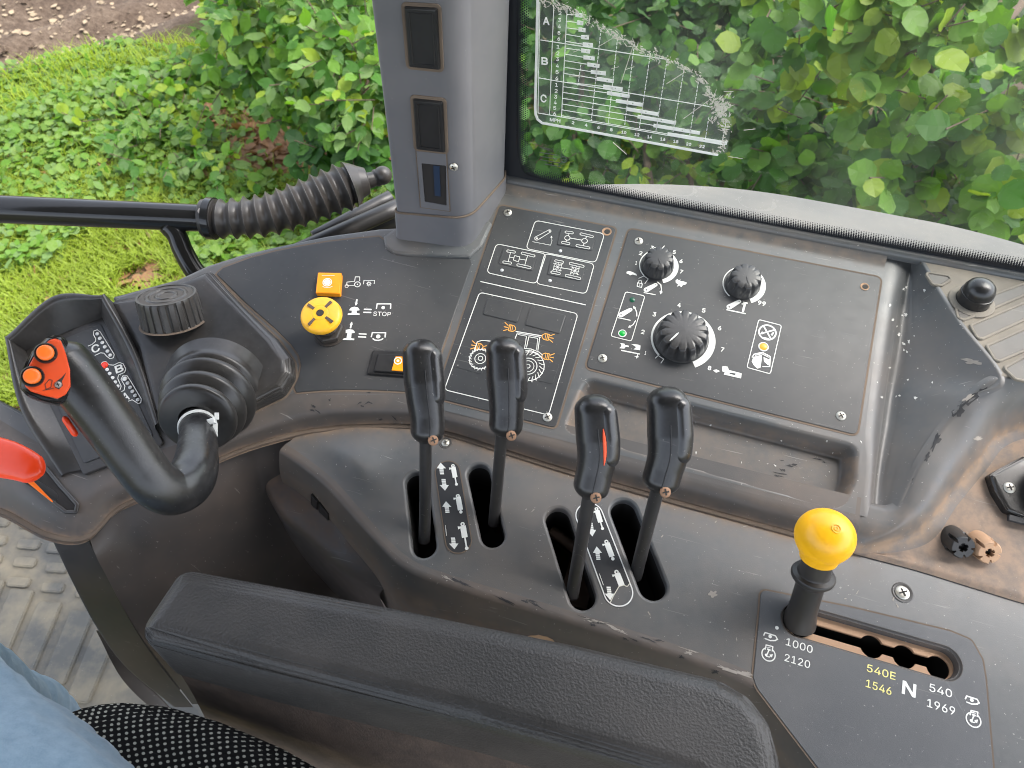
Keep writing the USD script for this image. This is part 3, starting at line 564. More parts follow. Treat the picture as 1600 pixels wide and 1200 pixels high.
# depth icon, float icon
W_ += [fill(Q2, s3((192, 880), (228, 886), (232, 896), (262, 902), (262, 912), (236, 910), (228, 924), (190, 920), (204, 906), (206, 892))), fill(Q2, s3((282, 888), (330, 892), (354, 900), (350, 936), (300, 930), (320, 912))), stroke(Q2, s3((206, 938), (346, 966)), 1.3), arrow(Q2, s3((332, 970), (324, 995)), 1.0, 2.2), stroke(Q2, s3((310, 984), (338, 988)), .8)]
W_ += [fill(Q2, s4((195, 1078), (225, 1070), (255, 1086), (222, 1100))), fill(Q2, s4((280, 1040), (325, 1046), (335, 1076), (450, 1106), (444, 1150), (290, 1115), (300, 1094), (275, 1086))).difference(fill(Q2, s4((345, 1098), (398, 1106), (392, 1124), (340, 1110))))]
W_ += [stroke(Q2, s3((470, 998), (492, 978), (535, 1006), (514, 1036)), .8)]
W_ += [arm_icon(Q2, s4, (340, 512), (428, 464)), stroke(Q2, s4((318, 538), (482, 572)), 1.3), stroke(Q2, s4((462, 550), (478, 490)), 2.4), stroke(Q2, s4((455, 486), (500, 480)), 1.4), stroke(Q2, s4((466, 470), (500, 475)), .9)]
W_ += [rrect(Q2, s4((603, 625), (806, 677), (706, 1110), (497, 1052)), 2.2, .8)]
cu = Q2.uv(*s4((680, 740))[0]); W_ += [sg.Point(cu).buffer(.0100).difference(sg.Point(cu).buffer(.0083)), stroke(Q2, s4((625, 750), (735, 720)), 1.6), stroke(Q2, s4((650, 690), (710, 795)), 1.6), dot(Q2, s4((635, 745))[0], 3.0), stroke(Q2, s4((640, 785), (690, 795)), 1.0), stroke(Q2, s4((715, 760), (735, 740), (722, 765)), 1.2)]
W_ += [stroke(Q2, s4((545, 960), (560, 935), (635, 918), (705, 955), (700, 1045), (640, 1045)), 1.1), fill(Q2, s4((555, 960), (632, 940), (628, 985), (618, 1055), (590, 1062), (560, 1035), (540, 1000))), fill(Q2, s4((645, 960), (700, 985), (690, 1035), (650, 1000))), stroke(Q2, s4((572, 945), (630, 930), (690, 962)), .8)]
symbols('white_symbol', Q2, W_, K['white'], rp)
for s_, a, b, hp in ((s3, (345, 188), (368, 192), 27), (s3, (312, 265), (322, 267), 24)): pass
for ch, (x, y), sf, w_, hp in (('1', (311, 266), s3, 12, 5.2), ('2', (340, 190), s3, 24, 5.6), ('3', (430, 148), s3, 24, 5.6), ('5', (604, 182), s3, 22, 5.4), ('6', (656, 252), s3, 24, 5.6), ('7', (660, 334), s3, 22, 5.4),
                           ('1', (384, 970), s3, 12, 5.6), ('2', (356, 806), s3, 26, 6.2), ('3', (446, 668), s3, 26, 6.2), ('4', (640, 596), s3, 26, 6.2), ('5', (832, 638), s3, 26, 6.2),
                           ('6', (236, 716), s4, 30, 6.4), ('7', (262, 908), s4, 28, 6.4), ('8', (146, 1072), s4, 30, 6.2), ('99', (592, 490), s4, 70, 6.2)):
    a = sf((x, y))[0]; k = 5 if sf is s3 else 5.714; obj('numeral', text(Q2, ch, a, (a[0]+w_/k, a[1]+w_/k*.20), hp, bold=True), K['white'], rp)
symbols('numeral', Q2, [stroke(Q2, s3((460, 136), (488, 130)), .8), stroke(Q2, s3((524, 140), (540, 122)), .9)], K['white'], rp)
lamp(P2, s3((290, 542))[0], .0034, 'greendark', rp); lamp(P2, s3((212, 805))[0], .0038, 'green', rp, rim='ring'); lamp(P2, s4((645, 868))[0], .0045, 'amberled', rp, rim='ring')
# --- middle plate: membrane buttons
mp = control_plate('light_switch_plate', 'narrow dark control plate printed with axle symbols and a lamp lit tractor', P2, [(781, 320), (963, 356), (868, 668.5), (680, 621)], .005)
s1, s2, s6 = S(780, 330, 8), S(690, 460, 6.314), S(680, 310, 3.244)
screw(P2, (793.5, 332.5), .0052, mp, h=T_, seed=1); screw(P2, (855.5, 652), .0052, mp, h=T_, seed=2); hole(P2, (948, 362), .0050, mp, T_)
pads = [s1((770, 205), (1218, 290), (1160, 492), (718, 415)), s6((345, 248), (518, 283), (492, 368), (318, 330)), s1((650, 570), (1088, 660), (1030, 872), (598, 790)),
        s2((450, 30), (802, 100), (745, 278), (403, 195)), s2((875, 125), (1228, 200), (1165, 388), (818, 300)), s2((1000, 650), (1162, 688), (1092, 884), (925, 845)), s2((180, 530), (430, 590), (400, 790), (120, 712))]
for k, px in enumerate(pads): obj('membrane_button', plate(Q2, px, .0009 if k < 5 else .0003, .0008 if k < 5 else .0002, .0022, steps=2), K['plate'], mp, smooth=25)
QB = Q2.off(.0009)
def wheel(pl, s, a, b, w=1.8):   # outlined tyre seen from above
    g = sg.LineString([pl.uv(*s(a)[0]), pl.uv(*s(b)[0])]).buffer(w/1000); return g.difference(g.buffer(-.00055))
W_ = [rrect(Q2, s1((452, 115), (1318, 283), (1205, 645), (335, 468)), 5.0, .75), rrect(Q2, [(775.6, 380.9), (853.5, 397), (838, 443.5), (760.5, 426)], 5.0, .75), rrect(Q2, s1((570, 528), (1190, 660), (1085, 1035), (462, 905)), 5.0, .75),
      stroke(Q2, [(751, 440), (915, 476.5)], .9), rrect(Q2, s6((225, 476), (724, 585), (575, 1098), (46, 970)), 4.6, .8)]
W_ += [arm_icon(Q2, s1, (470, 340), (628, 250), .0026, .0019).boundary.buffer(.0003), stroke(Q2, s1((416, 382), (642, 426)), .45), arrow(Q2, s1((642, 426), (660, 370), (652, 318)), .4, 2.0), dot(Q2, s1((474, 338))[0], 1.1)]
symbols('white_symbol', Q2, W_, K['white'], mp)
W_ = [wheel(QB, s1, (838, 262), (912, 272)), wheel(QB, s1, (795, 392), (868, 405)), wheel(QB, s1, (1025, 285), (1160, 318)), wheel(QB, s1, (975, 432), (1118, 460)), stroke(QB, s1((895, 338), (1028, 362)), .7),
      stroke(QB, s1((872, 285), (866, 305)), .6), stroke(QB, s1((840, 365), (835, 385)), .6), stroke(QB, s1((1090, 322), (1082, 340)), .6), stroke(QB, s1((1060, 405), (1052, 430)), .6),
      dot(QB, s1((852, 335))[0], 7.2).difference(dot(QB, s1((852, 335))[0], 5.9)), dot(QB, s1((1067, 372))[0], 7.4).difference(dot(QB, s1((1067, 372))[0], 6.1))]
W_ += [wheel(QB, s1, (110, 498), (188, 512)), wheel(QB, s1, (60, 636), (140, 650)), wheel(QB, s1, (290, 525), (432, 560)), wheel(QB, s1, (236, 672), (382, 706)), stroke(QB, s1((142, 515), (112, 635)), .6), stroke(QB, s1((356, 555), (318, 680)), .6),
       stroke(QB, s1((135, 575), (185, 585)), .6), stroke(QB, s1((250, 598), (335, 612)), .6), stroke(QB, s1((192, 555), (258, 572), (240, 635), (176, 610)), .6, True)]
W_ += [wheel(QB, s1, (710, 622), (790, 638)), wheel(QB, s1, (662, 762), (748, 780)), wheel(QB, s1, (892, 655), (1045, 690)), wheel(QB, s1, (842, 805), (1000, 842)), stroke(QB, s1((775, 708), (895, 728)), .7)]
for cx, cy in ((728, 700), (945, 745)):
    for dx in (-45, 0, 45): W_ += [stroke(QB, s1((cx+dx-14, cy+48), (cx+dx+18, cy-52)), .42)]
    for dy in (-36, 0, 36): W_ += [stroke(QB, s1((cx-52, cy+dy-14), (cx+52, cy+dy+12)), .42)]
    W_ += [stroke(QB, s1((cx-50, cy+35), (cx+50, cy-35)), .42), stroke(QB, s1((cx-30, cy-48), (cx+35, cy+50)), .42)]
symbols('button_symbol', QB, W_, K['white'], mp)
for q in ((765, 497), (35, 738), (635, 868)): lamp(P2, s1(q)[0], .0021, 'leddot', mp)
def disc_uv(pl, s, c, r): return sg.Point(pl.uv(*s(c)[0])).buffer(r/1000, quad_segs=12)
def annul(pl, s, c, r, w): return disc_uv(pl, s, c, r).difference(disc_uv(pl, s, c, r-w))
kk = 1000*.83/1155/6.314
W_ = [annul(Q2, s2, (380, 640), 112*kk, .8), annul(Q2, s2, (382, 635), 58*kk, .7), annul(Q2, s2, (384, 632), 26*kk, .7), annul(Q2, s2, (855, 710), 162*kk, .8), annul(Q2, s2, (853, 710), 92*kk, .8), annul(Q2, s2, (852, 710), 62*kk, .6), annul(Q2, s2, (852, 710), 24*kk, .7)]
for c, R1, R2_, n_ in (((380, 640), 88, 112, 20), ((855, 710), 112, 160, 22)):
    for k in range(n_):
        a = 2*math.pi*k/n_; W_.append(stroke(Q2, s2((c[0]+R1*math.cos(a), c[1]+R1*math.sin(a)), (c[0]+(R1+R2_)/2*math.cos(a+.16), c[1]+(R1+R2_)/2*math.sin(a+.16)), (c[0]+R2_*math.cos(a+.2), c[1]+R2_*math.sin(a+.2))), .75))
W_ += [stroke(Q2, s2((320, 560), (352, 470), (400, 455), (560, 470), (700, 500)), .8), stroke(Q2, s2((735, 368), (985, 410)), 1.0), stroke(Q2, s2((745, 382), (978, 425)), .7), stroke(Q2, s2((745, 390), (690, 520)), .8), stroke(Q2, s2((755, 398), (838, 415), (820, 528)), .7), stroke(Q2, s2((860, 420), (948, 436), (938, 545)), .7), stroke(Q2, s2((860, 420), (838, 525)), .7),
       stroke(Q2, s2((968, 430), (950, 555)), .8), stroke(Q2, s2((800, 535), (880, 540), (960, 570), (995, 600)), .8), stroke(Q2, s2((800, 552), (880, 556), (950, 586), (985, 622)), .7)]
obj('tractor_drawing', printed(Q2.off(.00033), W_), K['white'], mp)
W_ = []
for (cx, cy), sgn in (((692, 335), -1), ((1030, 420), 1), ((370, 515), -1), ((1030, 612), 1)):
    ang = .20
    def r_(x, y): return (cx+x*math.cos(ang)-y*math.sin(ang), cy+x*math.sin(ang)+y*math.cos(ang))
    b0 = [r_(sgn*a, b) for a, b in ((28, -30), (28, 30), (-14, 30), (-36, 14), (-40, 0), (-36, -14), (-14, -30))]
    W_ += [stroke(Q2, s2(*b0), .75, True), stroke(Q2, s2(r_(sgn*12, -28), r_(sgn*12, 28)), .6), stroke(Q2, s2(r_(-sgn*6, -24), r_(-sgn*6, 24)), .5)]
    for yy, y2 in ((-20, -42), (0, 0), (20, 40)): W_ += [stroke(Q2, s2(r_(sgn*40, yy), r_(sgn*76, y2)), .8)]
    if cx == 370: W_ += [stroke(Q2, s2(r_(46, -10), r_(70, -22)), .7), stroke(Q2, s2(r_(46, 8), r_(70, 12)), .7)]
symbols('orange_symbol', Q2.off(.0001), W_, K['orangeprint'], mp)
# --- left plate: yellow stop button and amber lamp
left_plate_px = [(338, 428), (348, 418.5), (390, 403), (430, 392.5), (470, 384.5), (512.5, 377.5), (552, 373), (592, 369.5), (600, 375.5), (606, 388), (620, 398.5), (650, 401), (735, 404), (737.5, 412), (714, 478), (688, 552), (664, 606), (640, 612), (590, 609.5), (540, 608.5), (500, 610), (463, 613), (459.5, 605), (467, 588), (470.5, 571), (467, 555), (455, 538), (430, 513), (385, 474)]
lp = control_plate('stop_button_plate', 'curved dark control plate with the yellow stop button and amber lamp', P3, left_plate_px, .0015)
s5, s5b = S(440, 410, 7.273), S(320, 360, 3.636)
lens = obj('amber_lamp', plate(Q3, [(496.5, 425.5), (533.5, 426), (531, 459), (493, 457.5)], .0075, .0012, .001), K['amber'], lp)
c5 = s5((515, 232))[0]; Q3L = Q3.off(.0075)
obj('lamp_symbol', printed(Q3L, [annul(Q3L, s5, (520, 226), 5.6, .9), stroke(Q3L, s5((460, 152), (600, 152)), .5), dot(Q3L, s5((520, 226))[0], 7.6), stroke(Q3L, s5((466, 272), (490, 285), (550, 285), (575, 272)), .5)]), K['white_lens'], lens)
bc = Q3.at(515, 519); tip = None
hb = .046
sb = obj('stop_button', lathe([(.0001, hb), (.0042, hb), (.0045, hb+.001), (.0085, hb+.0012), (.0095, hb+.0004), (.0105, hb+.0008), (.0195, hb-.0010), (.0222, hb-.0028), (.0232, hb-.0065), (.0215, hb-.0105), (.0150, hb-.0125), (.008, hb-.013)], bc, P3.n, 48), K['yellowdirty'], lp, smooth=45)
obj('button_bore', lathe([(.0042, hb+.0011), (.0038, hb+.0012), (.0001, hb+.0011)], bc, P3.n, 24), K['screwdark'], sb)
for k in range(4):
    a = math.radians(45+8+90*k); d = P3.x*math.cos(a)+P3.y*math.sin(a); e = np.cross(P3.n, d)
    obj('button_groove', boxm(bc+P3.n*(hb-.0004)+d*.0135, (.0095, .0030, .0034), (d, e, P3.n)), K['brownfelt'], sb)
obj('button_stem', lathe([(.0085, hb-.012), (.0085, .018), (.0125, .0175), (.0125, .014), (.0088, .0135), (.0088, .0115)], bc, P3.n, 32), K['rubber'], sb)
nut = lambda t, i: 1/np.cos((t+.2) % (math.pi/3)-math.pi/6)*.93
obj('hex_nut', lathe([(.0160, .0005), (.0160, .0085), (.0148, .0098), (.009, .0098)], bc, P3.n, 72, nut), K['rubber'], sb, smooth=25)
obj('washer', lathe([(.0190, 0), (.0190, .0014), (.0150, .0016)], bc, P3.n, 40), K['rubber'], sb)
W_ = [stroke(Q3, s5((830, 215), (742, 225), (742, 262), (820, 262)), .75), stroke(Q3, s5((830, 215), (838, 165), (888, 165), (888, 210)), .75), annul(Q3, s5, (862, 250), 3.9, 1.0), annul(Q3, s5, (740, 270), 2.3, .7), dot(Q3, s5((862, 250))[0], 1.6), stroke(Q3, s5((742, 225), (738, 258)), .7),
      stroke(Q3, s5((932, 245), (936, 205), (1058, 205), (1052, 242)), .8), annul(Q3, s5, (992, 244), 2.1, .9)]
for k in range(8): a = k*math.pi/4; W_.append(stroke(Q3, s5((992+20*math.cos(a), 244+20*math.sin(a)), (992+28*math.cos(a), 244+28*math.sin(a))), .6))
W_ += [arrow(Q3, s5((856, 425), (846, 478)), 1.9, 3.0), fill(Q3, s5((772, 535), (790, 515), (826, 505), (866, 512), (884, 535), (884, 545), (852, 548), (856, 578), (886, 582), (886, 598), (752, 598), (754, 582), (796, 578), (800, 548), (770, 545))),
       stroke(Q3, s5((942, 534), (1018, 536)), 1.6), stroke(Q3, s5((934, 568), (1012, 570)), 1.6), stroke(Q3, s5((1078, 522), (1086, 472), (1240, 472), (1238, 524)), 1.4), dot(Q3, s5((1155, 515))[0], 4.2)]
W_ += [arrow(Q3, s5((784, 742), (796, 690)), 1.9, 3.0), fill(Q3, s5((712, 795), (730, 770), (770, 758), (812, 768), (832, 790), (830, 802), (796, 805), (790, 862), (826, 868), (824, 884), (690, 882), (692, 866), (738, 862), (748, 804), (712, 802))),
       stroke(Q3, s5((884, 812), (960, 816)), 1.6), stroke(Q3, s5((876, 846), (954, 850)), 1.6), stroke(Q3, s5((1020, 845), (1032, 798), (1182, 800), (1176, 850)), 1.4), dot(Q3, s5((1098, 842))[0], 5.0), stroke(Q3, s5((1038, 868), (1062, 884), (1100, 888), (1132, 880), (1150, 868)), 1.4)]
symbols('white_symbol', Q3, W_, K['white'], lp)
obj('stop_lettering', text(Q3, 'STOP', s5((1040, 606))[0], s5((1240, 612))[0], 6.3), K['white'], lp)
rk = obj('rocker_switch', plate(Q3, [(582.5, 546.5), (664, 549), (656, 590), (573, 583.5)], .003, .0012, .001), K['blank'], lp)
obj('rocker', plate(Q3.off(.003), [(591, 552), (656, 554), (650, 584), (584, 579.5)], .0025, .001, .0008), K['blank'], rk)
obj('rocker_lens', plate(Q3.off(.0055), [(618, 556.5), (645, 557.5), (640, 580.5), (611.5, 578.5)], .0012, .0008, .0008), K['amber'], rk)
obj('rocker_symbol', printed(Q3.off(.0067), [annul(Q3, s5b, (1102, 755), 4.6, 1.0), dot(Q3, s5b((1102, 755))[0], 3.0)]), K['white_lens'], rk)
# --- sticker plates between the levers
s2b, s3b = S(400, 640, 3.529), S(800, 560, 2.858)
def bar_arrow(pl, s, c, up, w=30, L=64):
    x, y = c; sg_ = -1 if up else 1; lean = .13
    def q(a, b): return (x+a-b*0+lean*b*1.0, y+b)
    out = [fill(pl, s(q(0, sg_*L*.5), q(-w*.85, sg_*L*.02), q(w*.85, sg_*L*.02)))]
    for k in range(4):
        y0, y1 = sg_*(-L*.5+k*L*.145), sg_*(-L*.5+k*L*.145+L*.11); out.append(fill(pl, s(q(-w*.38, y0), q(w*.38, y0), q(w*.38, y1), q(-w*.38, y1))))
    return out
def ram(pl, s, a, b, w, ext):
    A_, B_ = pl.uv(*s(a)[0]), pl.uv(*s(b)[0]); d = (B_-A_)/np.linalg.norm(B_-A_); e = np.array([-d[1], d[0]]); L = np.linalg.norm(B_-A_); w = w/1000
    out = [sg.LineString([A_+d*L*.12, A_+d*L*(1-ext)]).buffer(w, cap_style=2), sg.Point(A_+d*L*.05).buffer(w*.75).difference(sg.Point(A_+d*L*.05).buffer(w*.3)), sg.Polygon([A_+d*L*.1-e*w*1.8, A_+d*L*.22-e*w*1.8, A_+d*L*.16+e*0])]
    out += [sg.LineString([A_+d*L*(1-ext), B_]).buffer(w*.28), sg.Point(B_).buffer(w*.62).difference(sg.Point(B_).buffer(w*.25))]
    return out
Q1 = P1.off(.0008)
for idx, (a, b, r, lab) in enumerate((((699.5, 738), (716.5, 845), 20, 'slim black sticker plate of white rams and arrows, between the two left levers'), ((921, 806), (966, 925), 22, 'slim black sticker plate with torn lower corner, between the two right levers'))):
    ln, rr = stadium(P1, a, b, r); cp = ln.buffer(rr, quad_segs=12)
    t = thing('lever_sticker', lab, 'sticker', 'ram sticker plates on the console')
    body = cp.buffer(-.0012)
    W_ = []
    if idx == 0:
        s = s2b
        for c, up in (((1022, 325), True), ((1038, 415), False), ((1052, 538), True), ((1090, 738), False)): W_ += bar_arrow(Q1, s, c, up)
        W_ += ram(Q1, s, (1085, 305), (1105, 412), 2.6, .35)+ram(Q1, s, (1112, 472), (1130, 565), 2.8, .12)+ram(Q1, s, (1138, 625), (1162, 765), 3.0, .42)+[stroke(Q1, s((1045, 638), (1050, 695)), .5)]
    else:
        s = s3b
        tear = rounded(Q1.uvs(s((430, 1110), (452, 1062), (478, 1018), (500, 1012), (515, 1020), (535, 990), (560, 1000), (550, 1110))), .0015)
        for c, up in (((322, 690), True), ((355, 765), False), ((382, 870), True), ((435, 1050), False)): W_ += bar_arrow(Q1, s, c, up, 24, 60)
        W_ += ram(Q1, s, (376, 668), (404, 760), 2.6, .3)+ram(Q1, s, (420, 815), (450, 895), 2.8, .12)+ram(Q1, s, (465, 950), (500, 1040), 3.0, .2)+[stroke(Q1, s((390, 962), (408, 1012)), .5)]
        W_ = [g.difference(tear.buffer(.0002)) for g in W_]
        body_t = body.intersection(tear)
        obj('torn_patch', place(slab(body_t, .0006), P1), K['console'], t); body = body.difference(tear)
        obj('torn_edge', place(slab(tear.boundary.buffer(.0004).intersection(cp), .0010), P1), K['torn'], t)
    obj('backing', place(slab(body, .0008), P1), K['blackmatt'], t)
    obj('pale_rim', place(slab(cp.difference(cp.buffer(-.0011)), .0007), P1), K['ring' if idx else 'groove'], t)
    symbols('white_symbol', Q1, W_, K['white'], t)
# --- speed plate of the yellow lever
sp_px = [(1189, 921), (1330, 949), (1484, 986), (1518, 1000), (1535, 1030), (1540, 1060), (1552, 1200), (1566, 1340), (1390, 1340), (1283, 1206), (1183, 1075), (1177, 1058), (1187, 955)]
sp = thing('speed_plate', 'grey plate around the yellow lever slot, printed with shaft speeds', 'control panel')
P1p = rounded(P1.uvs(sp_px, .0012), .006); gl_, gr_ = gate
obj('plate', place(slab(P1p.difference(gl_.buffer(gr_, quad_segs=12)), .0012, .0005, 2), P1), K['ptoplate'], sp)
obj('dusty_seam', place(slab(P1p.buffer(.0018).difference(P1p.buffer(-.001)), .0004), P1), K['groove'], sp)
rings = [P1.w(np.array(gl_.buffer(gr_*k, quad_segs=12).exterior.coords)[:-1], h) for k, h in ((1.02, .0013), (.99, .0012), (.95, -.0005), (.90, -.0012), (.86, -.0012), (.84, -.003), (.83, -.0075), (.78, -.009))]
obj('slot_surround', gridmesh(np.array(rings), True), K['console_brown'], sp, smooth=40)
keyslot = shapely.unary_union([sg.LineString(P1.uvs([(1255, 978), (1468, 1040)], -.009)).buffer(.0048), *[sg.Point(P1.uv(*q, -.009)).buffer(.0108) for q in ((1362, 1010), (1413, 1026), (1466, 1043), (1250, 978))]])
obj('gate_plate', place(slab(gl_.buffer(gr_*.84, quad_segs=12).difference(keyslot), .002, .0006, 2, z0=-.001), P1, -.011), K['brownpeg'], sp)
vv, ff = tri2(gl_.buffer(gr_*.9)); obj('slot_dark', cat_(trimesh.Trimesh(P1.w(vv, -.07), ff, process=False), place(walls(gl_.buffer(gr_*.9), -.07, -.0085), P1)), K['cavity'], sp)
s8 = S(1160, 960, 3.81); Q1 = P1.off(.0012)
tx = [text(Q1, '1000', s8((257, 182))[0], s8((415, 232))[0], 11.5), text(Q1, '2120', s8((249, 276))[0], s8((400, 322))[0], 11.5), text(Q1, '540', s8((1113, 456))[0], s8((1247, 496))[0], 12), text(Q1, '1969', s8((1098, 548))[0], s8((1265, 602))[0], 12.5), text(Q1, 'N', s8((948, 468))[0], s8((1030, 496))[0], 20, bold=True)]
for m_ in tx: obj('numeral', m_, K['white'], sp)
for m_ in (text(Q1, '540E', s8((740, 338))[0], s8((910, 392))[0], 11.5), text(Q1, '1546', s8((733, 430))[0], s8((885, 482))[0], 12)): obj('numeral', m_, K['yellowprint'], sp)
W_ = []
for ox, oy in ((165, 132), (1365, 510)):
    W_ += [stroke(Q1, s8((ox-38, oy-8), (ox-30, oy-24), (ox+32, oy-4), (ox+44, oy+18)), 1.1), stroke(Q1, s8((ox-30, oy+12), (ox, oy+24), (ox+32, oy+24), (ox+42, oy+14)), 1.1), dot(Q1, s8((ox, oy))[0], 3.2)]
for ox, oy in ((155, 228), (1375, 618)):
    c = (ox, oy+10); cu = Q1.uv(*s8(c)[0]); W_ += [sg.Point(cu).buffer(.0066).difference(sg.Point(cu).buffer(.0056)).difference(sg.Polygon(Q1.uvs(s8((ox-24, oy-34), (ox+28, oy-24), (ox+22, oy-6), (ox-18, oy-12))))), stroke(Q1, s8((ox-20, oy-20), (ox-14, oy-46), (ox+26, oy-36), (ox+22, oy-10)), 1.0), stroke(Q1, s8((ox-4, oy-20), (ox+8, oy-16)), 1.6), stroke(Q1, s8((ox+2, oy-14), (ox-10, oy+14)), 1.0), arrow(Q1, s8((ox-12, oy+22), (ox+6, oy+26), (ox+20, oy+14)), .8, 2.4), dot(Q1, s8((ox-14, oy+14))[0], 2.4)]
W_ += [dot(Q1, s8((205, 80))[0], 3.4)]
symbols('white_symbol', Q1, W_, K['white'], sp)
# loose screws in the console itself
for i, (pl, q, r, m_) in enumerate(((P1, (696, 692), .0048, 'screw'), (P1, (1410, 926), .0068, 'screw'))):
    obj('screw_dimple', lathe([(r*1.5, .0003), (r*1.38, .0009), (r*1.18, .0006), (r*1.08, .0001)], pl.at(*q), pl.n, 30), K['console_brown'], console)
    screw(pl, q, r, console, m_, .0004, i)
# ------------------------------------------------------------------ levers
HC = {}
def hit(m, px):
    o, d = CAM, ray(*px); key = id(m)
    if key not in HC:
        v = np.array(m.vertices)[np.array(m.faces)]; q = (v-CAM).reshape(-1, 3); q = np.c_[800+FPX*(q@AR)/(q@AF), 600-FPX*(q@AU)/(q@AF)].reshape(-1, 3, 2); HC[key] = (m, v, q.min(1), q.max(1))
    _, v, lo, hi = HC[key]; v = v[(lo[:, 0] <= px[0]) & (hi[:, 0] >= px[0]) & (lo[:, 1] <= px[1]) & (hi[:, 1] >= px[1])]
    if len(v) == 0: return None
    e1, e2 = v[:, 1]-v[:, 0], v[:, 2]-v[:, 0]; p = np.cross(d, e2); det = (e1*p).sum(1); det = np.where(abs(det) < 1e-14, 1e-14, det)
    t = o-v[:, 0]; u = (t*p).sum(1)/det; q = np.cross(t, e1); w = (d*q).sum(1)/det; r = (e2*q).sum(1)/det
    ok = (u > -1e-6) & (w > -1e-6) & (u+w < 1+1e-6) & (r > .01)
    if not ok.any(): return None
    k = np.where(ok)[0][np.argmin(r[ok])]; n = np.cross(e1[k], e2[k]); n /= np.linalg.norm(n)
    return o+d*r[k], n if n@d < 0 else -n
def along(px, z0, z1, n=60):
    """Points through the pixels px, rising evenly from z0 to z1."""
    P = spline(np.array(px, float), n); d = np.r_[0, np.cumsum(np.linalg.norm(np.diff(P, axis=0), axis=1))]; d /= d[-1]
    return np.array([Z(a, b, z0+(z1-z0)*t) for (a, b), t in zip(P, d)])
def hyd_lever(label, rod_px, grip_px, wpx, zf, rod_r, nick=None):
    t = thing('hydraulic_lever', label, 'lever', 'hydraulic levers on the console')
    zb, zm, zt = 1.630, zf[0], zf[1]
    rod = along(rod_px, zb, zm+.004); obj('rod', tube(rod, rod_r, 16, roundcap=.001), K['rod'], t, smooth=True)
    P = along(grip_px, zm-.004, zt, 70)
    L = np.linspace(0, 1, 70)
    w = np.interp(L, [0, .06, .28, .42, .60, .85, 1], [wpx*.86, wpx*.92, wpx*.94, wpx*1.0, wpx*1.06, wpx*1.02, wpx*.94])
    dep = np.array([(p-CAM)@AF for p in P]); W = w*dep/FPX
    up = -(P[35]-CAM)/np.linalg.norm(P[35]-CAM)+.25*AR
    g = obj('grip', sweep(P, W*.98, W, 36, 2.5, up=up, roundcap=.013), K['grip'], t, smooth=True)
    T, N, Sd = frames(P, up)
    a, b = 24, 66
    side = -1 if (Sd[40]@AR) < 0 else 1
    C = P[a:b]+N[a:b]*(W[a:b]*.50)[:, None]+Sd[a:b]*(side*W[a:b]*.52)[:, None]
    f_ = np.linspace(0, 1, b-a); k = np.sqrt(np.clip(1-(2*f_-1)**8, .02, 1))
    nrm = N[40]+Sd[40]*side*.55
    obj('grip_pad', sweep(C, W[a:b]*.50*k, W[a:b]*.50*k, 28, 2.6, up=nrm, roundcap=.012), K['pad'], g, smooth=True)
    e = 5; c = P[e]+N[e]*W[e]*.97+Sd[e]*side*W[e]*.15
    screw(Plane(c, N[e]+.3*T[e], xdir=Sd[e]), grip_screw(c), .0052, t, 'rustscrew', .0003)
    ml = P[4:50]+N[4:50]*(W[4:50]*.985)[:, None]+Sd[4:50]*(side*W[4:50]*-.08)[:, None]
    obj('mould_seam', sweep(ml, .0006, .0005, 6), K['blackmatt'], g, smooth=True)
    if nick is not None:
        c = P[28:50]+N[28:50]*(W[28:50]*.99)[:, None]+Sd[28:50]*(side*W[28:50]*.18)[:, None]
        f_ = np.linspace(0, 1, 22); obj('orange_chip', sweep(c, .0009*np.ones(22), .0017*np.sin(np.pi*np.clip(f_, .03, .97))**.6, 8, up=N[40]), K['orange'], g)
    return t
def grip_screw(c):
    q = c-CAM; return (800+FPX*(q@AR)/(q@AF), 600-FPX*(q@AU)/(q@AF))
K['pad'] = plastic('grip_pad_plastic', (.010, .010, .0105), .20, .04, (.11, .09, .07), 1500, .10, .2, .1, spec=.6)
hyd_lever('black hydraulic lever in the leftmost slot, nearest the yellow stop button', [(663, 850), (664.5, 770), (665, 690), (664, 680)], [(666, 694), (668, 660), (663, 615), (659, 570), (657, 529)], 28, (1.745, 1.812), .0062)
hyd_lever('black hydraulic lever hiding the printed tractor on the middle plate', [(771, 822), (776, 770), (782, 700), (784, 674)], [(788, 684), (791, 655), (791, 610), (789, 565), (788, 525)], 28, (1.742, 1.812), .0062)
hyd_lever('black hydraulic lever with a red-orange chip along its grip', [(893, 935), (906, 860), (919, 785), (922, 768)], [(919, 780), (927, 745), (933, 710), (930, 660), (926, 616)], 30, (1.742, 1.808), .0066, nick=1)
hyd_lever('black hydraulic lever in the rightmost slot, just below the largest rotary knob', [(992, 905), (1008, 840), (1025, 775), (1030, 758)], [(1027, 770), (1036, 738), (1044, 705), (1044, 655), (1040, 604)], 31, (1.742, 1.812), .0066)
